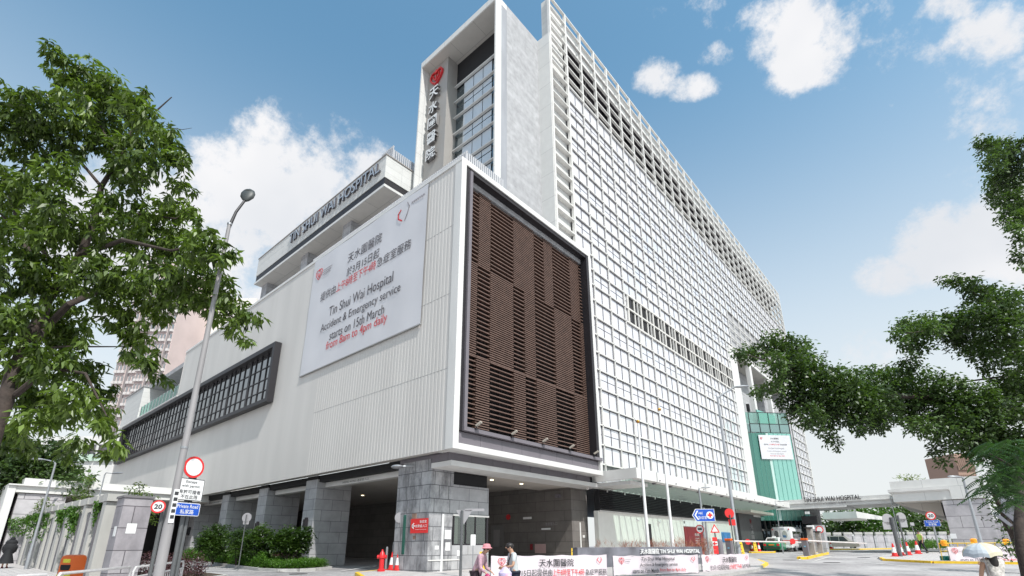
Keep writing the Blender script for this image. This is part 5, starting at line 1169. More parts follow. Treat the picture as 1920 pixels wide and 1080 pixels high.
def leaf_obj(name, V, tn, m_, parent, extra=None):
    n = len(V)//4; me = bpy.data.meshes.new(name); me.vertices.add(len(V)); me.vertices.foreach_set('co', V.astype(np.float32).ravel())
    me.loops.add(4*n); me.loops.foreach_set('vertex_index', np.arange(4*n, dtype=np.int32)); me.polygons.add(n); me.polygons.foreach_set('loop_start', np.arange(0, 4*n, 4, dtype=np.int32)); me.polygons.foreach_set('loop_total', np.full(n, 4, np.int32))
    a = me.attributes.new('tone', 'FLOAT', 'FACE'); a.data.foreach_set('value', tn.astype(np.float32)); me.materials.append(m_); me.update(); me.validate()
    o = bpy.data.objects.new(name, me); COL.objects.link(o)
    if parent is not None: o.parent = parent
    return o
def blob_pts(blobs, dens, base, seed, shell=.55):
    rg_ = np.random.default_rng(seed); out = []; tn = []
    for (c, r) in blobs:
        n = max(3, int(dens*r*r)); v = rg_.normal(0, 1, (n, 3)); v /= np.linalg.norm(v, axis=1)[:, None]; rad = r*rg_.uniform(shell**3, 1, n)**(1/3)
        lump = 1+.30*np.sin(v[:, 0]*7+c[0]*3)*np.cos(v[:, 2]*6+c[1])
        p = np.array(c)+v*(rad*lump)[:, None]; out.append(p-np.array(base)); tn.append(np.full(n, rg_.uniform(0, 1)))
    return np.vstack(out), np.concatenate(tn)
def px_blobs(L_, d0, dv, seed):
    rnd = random.Random(seed); o = []
    for q in L_:
        u, v, r = q[:3]; d = q[3] if len(q) > 3 else d0+rnd.uniform(-dv, dv); c = at(u, v, d); o.append((tuple(c), r*(c-at(u+1, v, d)).length))
    return o
def limb(m, pts, base, r0, r1, n=8, d=None):
    P_ = [Vector(p)-Vector(base) for p in pts]; k = len(P_); m.tube(P_, [r0+(r1-r0)*i/(k-1) for i in range(k)], n)
# big broad-leaved tree on the left
TB = foot(-70, 1120, 8.6)
big = thing('broad_leaf_tree', TB, 'large drooping broad-leaved tree filling the upper left corner', 'tree')
BL = [(105, 100, 24), (100, 135, 16), (135, 135, 28), (175, 150, 38), (215, 172, 40), (250, 195, 34), (275, 215, 22), (290, 240, 20),
 (10, 185, 40), (60, 200, 42), (95, 185, 30), (135, 210, 42), (180, 205, 40), (20, 260, 50), (85, 265, 50), (110, 320, 38), (160, 262, 40), (215, 250, 50), (270, 260, 45), (318, 262, 30), (328, 300, 26), (270, 310, 38),
 (240, 330, 42), (60, 345, 40), (15, 350, 50), (105, 385, 35), (330, 345, 18), (200, 380, 30), (300, 395, 32), (335, 385, 26), (362, 398, 16),
 (15, 430, 55), (80, 430, 50), (150, 430, 48), (220, 430, 50), (285, 455, 50), (335, 450, 45), (380, 450, 38), (412, 470, 26), (436, 477, 12), (250, 395, 30),
 (35, 510, 60), (105, 515, 55), (180, 520, 50), (245, 535, 55), (310, 525, 50), (365, 515, 42), (410, 530, 32), (398, 562, 34), (440, 578, 28), (470, 590, 18), (442, 612, 20), (462, 632, 11), (360, 560, 30),
 (300, 575, 34), (20, 590, 60), (80, 600, 50), (140, 600, 38), (120, 640, 34), (225, 600, 32), (262, 640, 28), (285, 675, 22), (300, 705, 14), (250, 670, 16),
 (40, 670, 50), (95, 675, 45), (150, 690, 38), (180, 735, 30), (140, 740, 36), (195, 775, 26), (205, 800, 24), (222, 828, 15), (207, 845, 10),
 (35, 740, 40), (85, 745, 36), (60, 790, 34), (120, 780, 30), (150, 820, 20), (20, 810, 30), (125, 845, 14), (60, 835, 16)]
rnd_ = random.Random(5); bl = px_blobs([(q[0], q[1], q[2]*.88) for q in BL]+[(q[0]+rnd_.uniform(-1, 1)*q[2], q[1]+rnd_.uniform(-.9, 1)*q[2], q[2]*.3) for q in BL], 9.6, 1.2, 3); pts, tn = blob_pts(bl, 285, TB, 11, .4)
V, t_ = leaves(pts, .215, .072, 7, .75, 5, .07, tn); leaf_obj('crown', V, t_, leafA, big)
wood = MB(); a = lambda u, v, d=10.1: at(u, v, d)
limb(wood, [a(-100, 1180, 8.6), a(-66, 1000, 8.7), a(-42, 930, 8.8), a(-18, 830, 8.9), a(12, 745, 9), a(24, 700, 9), a(52, 640, 9.2), a(72, 600, 9.2)], TB, .17, .09, 12)
wood.build('trunk', bark, big, smooth=True); wood = MB()
limb(wood, [a(62, 640, 9.2), a(82, 575), a(90, 560), a(120, 520), a(150, 480), a(175, 420), a(190, 350), a(222, 300), a(250, 240), a(285, 215), a(322, 182)], TB, .13, .012)
limb(wood, [a(90, 560), a(55, 480), a(30, 400), a(5, 330)], TB, .09, .03); limb(wood, [a(62, 640), a(130, 570, 9.6), a(200, 540, 10), a(290, 545, 10), a(380, 560, 10.2), a(445, 600, 10.2)], TB, .08, .015)
limb(wood, [a(120, 520), a(80, 470, 10), a(40, 440, 10.3), a(0, 400, 10)], TB, .06, .02); limb(wood, [a(150, 480), a(230, 450, 9), a(320, 470, 9), a(400, 455, 9)], TB, .06, .012)
limb(wood, [a(175, 420), a(250, 400), a(330, 410), a(365, 385)], TB, .035, .01); limb(wood, [a(190, 350), a(140, 290), a(100, 240), a(60, 200)], TB, .04, .01); limb(wood, [a(222, 300), a(180, 220), a(140, 140), a(108, 100)], TB, .035, .01)
limb(wood, [a(30, 740, 9), a(90, 690, 8.8), a(160, 700, 8.8), a(200, 780, 8.8)], TB, .06, .012); limb(wood, [a(20, 600), a(60, 660), a(110, 650), a(250, 650)], TB, .05, .01)
limb(wood, [a(322, 240), a(342, 243), a(360, 240)], TB, .01, .004)
wood.build('branch', bark, big, smooth=True)
# fig tree on the right
FB = foot(1990, 1120, 13)
fig = thing('fig_tree', FB, 'dark small-leaved tree reaching in from the right edge across the sky', 'tree')
BF = [(1385, 664, 12), (1405, 662, 16), (1430, 655, 20), (1455, 645, 22), (1480, 652, 22), (1500, 655, 22), (1450, 680, 20), (1475, 690, 30), (1495, 705, 34), (1420, 738, 10), (1438, 730, 14), (1455, 722, 14), (1520, 690, 30), (1530, 720, 38), (1480, 745, 24), (1500, 765, 26), (1520, 780, 24), (1555, 735, 40), (1548, 800, 16), (1562, 822, 12), (1570, 838, 7), (1580, 760, 36), (1545, 765, 30),
 (1585, 715, 28), (1610, 730, 38), (1620, 770, 32), (1612, 800, 16), (1650, 720, 32), (1650, 760, 36), (1640, 795, 18), (1685, 705, 24), (1690, 740, 36), (1700, 690, 16), (1690, 775, 28), (1730, 730, 34), (1740, 765, 34), (1725, 795, 20), (1750, 800, 24), (1760, 840, 14), (1770, 865, 9), (1750, 850, 8), (1780, 735, 30), (1790, 770, 36), (1800, 810, 34), (1830, 750, 34), (1840, 790, 40), (1850, 830, 34), (1880, 740, 34), (1890, 790, 45), (1915, 740, 40), (1900, 840, 40), (1820, 840, 22),
 (1770, 528, 10), (1790, 524, 11), (1810, 530, 14), (1830, 545, 20), (1850, 558, 22), (1875, 568, 26), (1905, 575, 28), (1685, 628, 14), (1700, 615, 18), (1722, 608, 22), (1745, 615, 22), (1770, 610, 22), (1795, 605, 22), (1820, 595, 26), (1845, 595, 26), (1870, 600, 26), (1900, 615, 32), (1700, 645, 14), (1722, 640, 18), (1712, 665, 10), (1790, 635, 22), (1815, 640, 24), (1835, 665, 20), (1855, 650, 22), (1848, 690, 12), (1890, 655, 30), (1915, 680, 34), (1905, 715, 22),
 (1840, 268, 12), (1855, 278, 16), (1865, 300, 20), (1880, 275, 16), (1905, 280, 20), (1890, 305, 22), (1865, 330, 16), (1880, 345, 24), (1905, 330, 24), (1862, 365, 10), (1885, 375, 20), (1908, 375, 22), (1895, 405, 18), (1915, 410, 18), (1900, 430, 12), (1915, 450, 14), (1908, 480, 12), (1918, 500, 9), (1875, 855, 22), (1900, 870, 26), (1915, 900, 24), (1885, 900, 18)]
bf = px_blobs([(q[0], q[1], q[2]*1.12) for q in BF], 15, 1.0, 5); pts, tn = blob_pts(bf, 430, FB, 21, .35)
V, t_ = leaves(pts, .135, .078, 6, .3, 9, .13, tn); leaf_obj('crown', V, t_, leafB, fig)
wood = MB(); limb(wood, [a(1990, 1120, 13), a(1965, 1050, 13), a(1950, 960, 13.5), a(1948, 870, 14), a(1945, 800, 14)], FB, .30, .22, 12); wood.build('trunk', bark, fig, smooth=True)
tag(MB().tube([foot(1940, 1110, 11.5), at(1920, 1030, 11.8), at(1913, 985, 12), at(1914, 940, 12.2), at(1918, 890, 12.4)], [.19, .15, .12, .1, .08], 12).build('tree_trunk', bark, smooth=True), 'dark leaning tree trunk at the lower right edge', 'tree trunk')
wood = MB(); limb(wood, [a(1945, 800, 14), a(1900, 770, 14.5), a(1840, 770, 15), a(1740, 745, 15), a(1640, 740, 15), a(1550, 725, 15), a(1480, 690, 15), a(1400, 665, 15)], FB, .14, .015); limb(wood, [a(1945, 800, 14), a(1930, 690, 15), a(1880, 620, 15), a(1780, 615, 15), a(1700, 625, 15)], FB, .12, .012)
limb(wood, [a(1930, 690, 15), a(1880, 706, 15), a(1815, 715, 15), a(1760, 725, 15)], FB, .045, .012); limb(wood, [a(1930, 690, 15), a(1950, 520, 15), a(1925, 400, 15), a(1880, 300, 15)], FB, .1, .015); limb(wood, [a(1900, 600, 15), a(1860, 570, 15), a(1790, 527, 15)], FB, .05, .01); limb(wood, [a(1550, 725, 15), a(1520, 770, 15), a(1560, 825, 15)], FB, .03, .008)
wood.build('branch', bark, fig, smooth=True)
# feathery tree
QB = foot(1960, 1120, 11)
ft = thing('feathery_tree', QB, 'bright green feathery-leaved tree below the dark crown at the right edge', 'tree')
rg_ = np.random.default_rng(4); Vs = []; Ts = []
for i in range(210):
    u = rg_.uniform(1838, 1930); v = rg_.uniform(822, 945)
    if (u-1838)*.9+(v > 905)*30 < abs(v-862)*.45-6: continue
    if v > 925 and u < 1875: continue
    d = rg_.uniform(9.8, 11.6); p = np.array(at(u, v, d)-QB); az = rg_.uniform(0, 6.28); dirn = np.array([math.cos(az), math.sin(az), -.25]); L_ = .42; sd_ = np.cross(dirn, [0, 0, 1]); sd_ /= np.linalg.norm(sd_); t0 = rg_.uniform(.3, 1)
    for k in range(13):
        q = p+dirn*L_*k/13+np.array([0, 0, -.12*(k/13)**2]); w = .11*math.sin(math.pi*(k+2)/16)
        for s_ in (-1, 1): Vs += [q, q+sd_*s_*w*.5+dirn*.006-np.array([0, 0, .01]), q+sd_*s_*w+dirn*.03-np.array([0, 0, .03]), q+sd_*s_*w*.5+dirn*.034]; Ts.append(t0*rg_.uniform(.7, 1))
leaf_obj('crown', np.array(Vs), np.array(Ts), leafC, ft)
wood = MB(); limb(wood, [a(1960, 1120, 11), a(1945, 1000, 11), a(1925, 900, 11), a(1890, 870, 11), a(1855, 850, 11)], QB, .09, .01); limb(wood, [a(1925, 900, 11), a(1900, 920, 11), a(1880, 925, 11)], QB, .03, .008); wood.build('trunk', bark, ft)
def bg_tree(u, v, d, blobs, label, cat='tree', m_=leafD, L_=.34, Wd=.2, dens=20, seed=1, grp=None, name='leafy_tree', tr=.22, k_=6):
    b_ = foot(u, v, d); o = thing(name, b_, label, cat, grp); bb = px_blobs(blobs, d, d*.03, seed); p_, tn = blob_pts(bb, dens, b_, seed+3, .5); V, t_ = leaves(p_, L_, Wd, k_, .3, seed, L_*1.4, tn); leaf_obj('crown', V, t_, m_, o)
    m = MB(); c = Vector(bb[0][0])-b_; m.tube([(0, 0, -.3), (c.x*.3, c.y*.3, c.z*.45), (c.x, c.y, c.z)], [tr, tr*.75, tr*.3], 8)
    for (q, r) in bb[1:5]: q = Vector(q)-b_; m.tube([(c.x*.3, c.y*.3, c.z*.45), tuple(q)], [tr*.45, tr*.12], 6)
    m.build('trunk', bark, o); return o
bg_tree(60, 1030, 36, [(60, 880, 45), (20, 860, 50), (100, 860, 40), (112, 900, 34), (118, 876, 22), (90, 900, 36), (30, 910, 40), (10, 930, 40), (150, 905, 22), (5, 980, 30), (45, 930, 25), (0, 850, 40)], 'dark green tree behind the left gatehouse roof', m_=leafB, dens=80, seed=31, tr=.3)
bgR = [(1560, 1015, 95, [(1570, 990, 26), (1550, 1000, 24), (1590, 975, 26), (1560, 975, 22), (1580, 1000, 22)], 'green tree just right of the driveway roof slab, behind the silver van'),
 (1625, 1015, 92, [(1625, 978, 28), (1645, 965, 24), (1605, 965, 22), (1640, 990, 24), (1615, 995, 22), (1660, 980, 22)], 'middle light green tree behind the pale boundary wall'),
 (1680, 1015, 96, [(1680, 972, 30), (1705, 985, 26), (1690, 995, 24), (1665, 955, 20), (1700, 960, 22)], 'green tree behind the sign backs near the right gatehouse'),
 (1740, 1015, 99, [(1735, 985, 30), (1715, 1000, 20), (1755, 1000, 26), (1765, 975, 24), (1725, 965, 20)], 'dark green tree under the right gatehouse soffit')]
for i, (u, v, d, bb, lb) in enumerate(bgR): bg_tree(u, v, d, bb, lb, seed=41+i, L_=.6, Wd=.4, dens=11, grp='trees behind the boundary wall', m_=hedge if i == 1 else leafD)
bg_tree(1920, 1040, 22, [(1865, 930, 18), (1870, 965, 22), (1880, 900, 30), (1905, 900, 30), (1850, 900, 14), (1900, 1000, 26), (1890, 1030, 22)], 'dark shrubby tree filling the gap right of the gatehouse', seed=61, L_=.2, Wd=.1, dens=60, m_=leafB)
# roof-top tuft
p = at(1705, 899, 60); V, t_ = leaves(np.random.default_rng(2).normal(0, .35, (40, 3))*np.array([1.6, 1, .6]), .35, .1, 5, -.3, 3, .2); o = leaf_obj('roof_bush', V, t_, leafY, None); o.location = p; tag(o, 'little green bush growing on the right gatehouse roof', 'bush')
# saplings along the left wall
def sapling(u, v, d, bl_, label, stake=False, yel=False):
    b_ = foot(u, v, d, PV); o = thing('sapling', b_, label, 'sapling', 'young trees behind the left wall'); bb = px_blobs(bl_, d, .5, int(u)); p_, tn = blob_pts(bb, 170, b_, int(u)+1, .3); V, t_ = leaves(p_, .15, .06, 6, .3, int(u), .13, tn); leaf_obj('crown', V, t_, leafA, o)
    top = Vector(bb[0][0])-b_
    if yel: p_, tn = blob_pts([(tuple(Vector(bb[0][0])+Vector((0, 0, .15))), bb[0][1]*.6)], 160, b_, 5, .1); V, t_ = leaves(p_, .14, .06, 5, .2, 8, .1, tn); leaf_obj('young_leaf', V, t_, leafY, o)
    m = MB().tube([(0, 0, 0), (.02, 0, top.z*.5), (top.x, top.y, top.z)], [.035, .025, .01], 8)
    for q, r in bb[1:]: q = Vector(q)-b_; m.tube([(.02, 0, top.z*.5), tuple(q)], [.016, .006], 5)
    m.build('trunk', bark, o)
    if stake: MB().tube([(-.5, 0, 0), (.35, 0, 1.5)], .03, 6).tube([(.5, .1, 0), (-.3, .05, 1.35)], .03, 6).build('stake', mat('stake_wood', (.20, .13, .09), .8, var=.3), o)
sapling(243, 1050, 21, [(262, 915, 10), (250, 930, 12), (268, 935, 14), (280, 945, 14), (255, 955, 14), (275, 965, 16), (290, 955, 12), (262, 975, 14), (245, 920, 8), (285, 975, 10)], 'young tree with crossed stakes between stone pillar and tall lamp', True, True)
sapling(150, 1040, 30, [(167, 900, 7), (165, 915, 8), (160, 928, 9), (170, 935, 9), (150, 930, 8), (158, 940, 8)], 'slim young tree with yellow-green top above the left wall', False, True)
sapling(85, 1045, 30, [(82, 945, 9), (75, 955, 11), (92, 955, 9), (85, 935, 7), (70, 948, 7), (98, 948, 6)], 'low young tree behind the left end of the wall')
# vines over the fence
for i, (u0, w_, vt, vb) in enumerate(((35, 34, 970, 1008), (62, 26, 966, 1015), (82, 30, 962, 1020), (118, 18, 955, 1000), (136, 20, 950, 1005), (186, 14, 940, 1010))):
    d = 33-i*2.4; c0 = at(u0, vt, d); rg_ = np.random.default_rng(i); n = 130; uu = rg_.uniform(-w_/2, w_/2, n)+u0; vv = vt+(vb-vt)*rg_.power(.75, n)*rg_.uniform(.3, 1, n)
    p_ = np.array([at(a_, b__, d+rg_.uniform(-.15, .15))-c0 for a_, b__ in zip(uu, vv)]); V, t_ = leaves(p_, .14, .07, 5, .9, i, .1); o = leaf_obj('hanging_vine', V, t_, hedge, None); o.location = c0
    tag(o, ['leftmost hanging vine on the white fin fence', 'second vine from the left on the fin fence', 'bushy vine beside the slim lamp post on the fence', 'narrow vine in the middle of the fin fence', 'vine spilling over the fin fence left of the bare fins', 'thin vine just left of the mottled stone pillar'][i], 'vine', 'vines hanging on the fin fence')
# shrubs and ground cover by the pillars
def shrub(u, v, d, blobs, label, m_=leafD, L_=.16, Wd=.08, dens=480, grp='round shrubs in the planting bed', cat='shrub'):
    b_ = foot(u, v, d, .14); o = thing('shrub', b_, label, cat, grp); bb = px_blobs(blobs, d, .3, int(u)); p_, tn = blob_pts(bb, dens, b_, int(u), .4); V, t_ = leaves(p_, L_, Wd, 6, 0, int(u), .12, tn); leaf_obj('foliage', V, t_, m_, o)
    m = MB()
    for q, r in bb: q = Vector(q)-b_; m.tube([(0, 0, 0), tuple(q)], [.03, .01], 5)
    m.build('stem', bark, o)
shrub(402, 1040, 31, [(405, 1005, 22), (390, 1015, 18), (415, 1018, 18), (400, 1030, 18), (380, 1020, 12)], 'dark shrub at the left end of the planting bed')
shrub(445, 1040, 29.5, [(440, 1010, 16), (455, 1012, 18), (448, 1028, 16)], 'small dark shrub behind the thin sign post')
shrub(485, 1042, 28.5, [(490, 1005, 20), (480, 1020, 20), (500, 1020, 18), (470, 1015, 14)], 'middle round shrub in front of the second pillar')
shrub(545, 1043, 28, [(530, 1008, 20), (545, 1018, 24), (565, 1010, 20), (575, 1000, 12), (560, 1028, 18), (522, 1022, 16)], 'widest round shrub at the right of the planting bed')
def mass(name, P_, z0, z1, m_, n, label, cat, L_=.12, Wd=.05, droop=-.3, seed=1, kk=6):
    rg_ = np.random.default_rng(seed); xs = [p[0] for p in P_]; ys = [p[1] for p in P_]; out = []
    def inside(x, y):
        c = False; j = len(P_)-1
        for i in range(len(P_)):
            if (P_[i][1] > y) != (P_[j][1] > y) and x < (P_[j][0]-P_[i][0])*(y-P_[i][1])/(P_[j][1]-P_[i][1])+P_[i][0]: c = not c
            j = i
        return c
    while len(out) < n:
        x = rg_.uniform(min(xs), max(xs)); y = rg_.uniform(min(ys), max(ys))
        if inside(x, y): hgt_ = z0+(z1-z0)*(.6+.4*math.sin(x*1.9+1)*math.cos(y*2.3)); out.append((x, y, gz(x, y)+.14+rg_.uniform(0, hgt_)))
    c0 = np.array([sum(xs)/len(xs), sum(ys)/len(ys), 1]); V, t_ = leaves(np.array(out)-c0, L_, Wd, kk, droop, seed, .1); o = leaf_obj(name, V, t_, m_, None); o.location = c0; tag(o, label, cat, kind='stuff')
mass('ground_cover', BED[:5]+[(-31, 14.3), (-47, 14.8)], .35, .8, hedge, 5200, 'light green leafy ground cover in the planting bed', 'ground cover', seed=2)
mass('purple_ground_cover', [(-36, 13.2), (-28.2, 13.6), (-28.6, 14.8), (-36, 14.8)], .3, .7, leafP, 1800, 'purple ground cover around the shrubs', 'ground cover', seed=3)
mass('low_hedge', BED[3:]+[(-29.3, 14.6), (-31.2, 13.6)], .2, .42, hedge, 5200, 'low bright green hedge edging the planting bed', 'hedge', .08, .04, seed=4)
mass('flower_bush_cover', [(-28, 6.5), (-23.6, 6.3), (-22.8, 7.2), (-24, 8.5), (-29, 8.6)], .3, .95, leafP, 700, 'dark bushy planting beside the stone pillar', 'ground cover', .12, .05, seed=5)
mass('red_grass', [(nw.location.x, nw.location.y+.6), (nw.location.x+xd.x*0, nw.location.y+.9), (-12.9, 34), (-12.3, 33.2)], .7, 1.15, leafR, 420, 'tufts of reddish grass behind the low name wall', 'grass', .4, .02, -1.1, seed=6, kk=5)
mass('verge_bushes', [xy(1690, 1030, 62), xy(1780, 1030, 62), xy(1780, 1026, 70), xy(1690, 1026, 70)], .5, 1.2, hedge, 500, 'low bright bushes below the boundary wall', 'bushes', .3, .12, seed=8)
# boundary wall far right
A = at(1540, 1004, 84); B = at(1775, 996, 84)
fwl = thing('boundary_wall', (A.x, A.y, 1.0), 'pale boundary wall of slabs and piers behind the driveway', 'wall'); xdw = B-A; xdw.z = 0; W_ = xdw.length; xdw.normalize(); nw_ = Vector((xdw.y, -xdw.x, 0)); zt2 = at(1620, 1000, 84).z-1.0
n_p = 12
for i in range(n_p):
    c = xdw*(W_*(i+.5)/n_p); MB().obox(c+Vector((0, 0, zt2/2)), xdw*(W_/n_p*.36), nw_*.1, (0, 0, zt2/2)).build('wall_panel', stone_g, fwl); MB().obox(c+Vector((0, 0, zt2)), xdw*(W_/n_p*.38), nw_*.16, (0, 0, .18)).build('cap', fw_, fwl); MB().obox(c+xdw*(W_/n_p*.5)+Vector((0, 0, zt2*.42)), xdw*(W_/n_p*.12), nw_*.2, (0, 0, zt2*.42)).build('pier', stone, fwl)
# ================================================================== far buildings
def tower(u0, u1, vb, vt, d, depth, label, wallm, bandm, nfl, nbay, xdir=None, name='apartment_tower', grp='pink apartment towers', relief=True, winm=None):
    p0 = at(u0, vb, d); p1 = at(u1, vb, d); xd_ = (p1-p0); xd_.z = 0; w = xd_.length; xd_.normalize(); n_ = Vector((xd_.y, -xd_.x, 0)); b_ = Vector((p0.x, p0.y, .8)); o = thing(name, b_, label, 'apartment building', grp); H_ = at((u0+u1)/2, vt, d).z-.8
    P_ = [Vector((0, 0, 0)), xd_*w, xd_*w-n_*depth, -n_*depth]; MB().prism(P_, (0, 0, H_)).build('wall', wallm, o)
    fh = H_/nfl; bw = w/nbay; wi = MB(); ba = MB(); re = MB()
    for f_ in range(nfl):
        for k in range(nbay):
            c = xd_*(bw*(k+.5))+Vector((0, 0, fh*(f_+.55)))
            if relief and k % 4 == 3: re.obox(c+n_*.02, xd_*(bw*.42), n_*.05, (0, 0, fh*.5)); continue
            wi.obox(c+n_*.05, xd_*(bw*.30), n_*.06, (0, 0, fh*.24)); ba.obox(c+n_*.25+Vector((0, 0, -fh*.38)), xd_*(bw*.40), n_*.3, (0, 0, fh*.12))
    if re.v: tag(re.build('service_recesses', mat('shaft_grey', (.25, .22, .22), .8), o), kind='stuff')
    tag(wi.build('windows', winm or glass_w, o), kind='stuff'); tag(ba.build('balconies', bandm, o), kind='stuff'); return o
pinkw = mat('pink_render', (.60, .49, .47), .8, var=.06, vscale=.3); pinkb = mat('pink_balcony', (.58, .38, .37), .7); creamw = mat('cream_render', (.74, .70, .655), .8, var=.06, vscale=.2); greyb = mat('pale_balcony', (.62, .58, .57), .7)
tower(168, 212, 880, 480, 118, 14, 'leftmost pink apartment tower seen between the leaves', pinkw, greyb, 27, 6)
tower(205, 262, 905, 520, 112, 14, 'pink apartment tower just left of the white stair block', pinkw, greyb, 26, 9)
tower(262, 310, 850, 520, 120, 14, 'pink and grey apartment tower behind the leaf tips', pinkw, pinkb, 24, 7)
tower(310, 345, 820, 575, 125, 12, 'narrow pale pink apartment wing next to the blank cream gable', creamw, pinkb, 18, 2, relief=False)
o = tower(330, 440, 800, 560, 124, 14, 'blank cream gable tower with one column of tiny windows', creamw, greyb, 1, 1, relief=False)
m = MB(); p0 = at(375, 620, 123.6)
for i in range(17): q = at(372-i*3.0, 595+i*12.5, 123.7)-o.location; m.obox(q, FHx*.45, FH*.1, (0, 0, .7))
m.build('small_window', black, o)
tower(440, 480, 700, 572, 130, 10, 'far cream tower top just left of the penthouse', creamw, greyb, 12, 4, relief=False)
# white school block with characters
sp = thing('school_building', foot(150, 1030, 62), 'white school block with green window bands and black characters', 'school building')
A = at(70, 840, 62); B = at(216, 862, 62); xs_ = B-A; xs_.z = 0; W_ = xs_.length; xs_.normalize(); ns_ = Vector((xs_.y, -xs_.x, 0)); org = Vector((A.x, A.y, 0))-Vector((sp.location.x, sp.location.y, 0)); zt3 = at(150, 818, 62).z-sp.location.z
MB().prism([org, org+xs_*W_, org+xs_*W_-ns_*10, org-ns_*10], (0, 0, zt3)).build('wall', white, sp)
for fz_ in range(7):
    zc = zt3-1.4-fz_*2.75
    if fz_ == 1: continue
    for k in range(4):
        c = org+xs_*(W_*(k+.5)/4)+Vector((0, 0, zc-.3)); w_ = MB().obox(c+ns_*.06, xs_*(W_*.105), ns_*.08, (0, 0, .62)).build('window', glass_w, sp); MB().obox(c+ns_*.1+Vector((0, 0, -1.05)), xs_*(W_*.115), ns_*.2, (0, 0, .42)).build('parapet', mat('mint_panel', (.48, .60, .50), .7), sp)
for i, ch in enumerate('航道之'): 
    q = at((160, 181, 201)[i], (848, 852, 856)[i], 61.6)-sp.location; put_text('character', ch, .95, q-Vector((0, 0, .4)), sp, ink, xdir=xs_, extr=.05, bold=.03)
tower(1802, 1835, 905, 850, 190, 14, 'brown and beige apartment block above the right gatehouse', mat('tan_render', (.34, .22, .17), .8), mat('tan_band', (.20, .13, .10), .8), 5, 9, relief=False, grp=None, winm=mat('tan_band', (.2, .13, .1)))

# estate across the road, behind the viewer, that the strip window mirrors
def opposite(x, y, w, h, label):
    o = thing('apartment_tower', (x, y, 0), label, 'apartment building', 'apartment towers across the road'); MB().box(-w/2, w/2, -6, 6, 0, h).build('wall', pinkw, o); m = MB(); b2_ = MB()
    for f_ in range(int(h/3)):
        for k in range(int(w/3)): m.box(-w/2+k*3+.7, -w/2+k*3+2.3, 5.98, 6.05, f_*3+1, f_*3+2.4); b2_.box(-w/2+k*3+.4, -w/2+k*3+2.6, 6, 6.6, f_*3+.2, f_*3+.8)
    tag(m.build('windows', glass_w, o), kind='stuff'); tag(b2_.build('balconies', greyb, o), kind='stuff')
opposite(-112, -60, 24, 95, 'pink apartment tower behind the viewer, mirrored at the far end of the strip window'); opposite(-78, -66, 20, 90, 'pink apartment tower behind the viewer, mirrored in the near end of the strip window')
# ================================================================== people
def skin_mesh(J, E_, name, m_, parent, lvl=2, extra=None):
    """J: list of (x,y,z,r) ; E_: edges. Skin + subdivision evaluated to a plain mesh"""
    me = bpy.data.meshes.new('t'); me.from_pydata([j[:3] for j in J], E_, []); o = bpy.data.objects.new('t', me); COL.objects.link(o)
    md = o.modifiers.new('s', 'SKIN'); md.use_smooth_shade = True
    for i, j in enumerate(J): me.skin_vertices[0].data[i].radius = (j[3], j[3]*(j[4] if len(j) > 4 else 1)); me.skin_vertices[0].data[i].use_root = (i == 0)
    sb = o.modifiers.new('u', 'SUBSURF'); sb.levels = lvl; sb.render_levels = lvl
    dg = bpy.context.evaluated_depsgraph_get(); dg.update(); r = bpy.data.meshes.new_from_object(o.evaluated_get(dg)); bpy.data.objects.remove(o); bpy.data.meshes.remove(me)
    r.name = name; r.materials.clear(); r.materials.append(m_); r.polygons.foreach_set('use_smooth', [True]*len(r.polygons))
    ob = bpy.data.objects.new(name, r); COL.objects.link(ob)
    if parent is not None: ob.parent = parent
    return ob
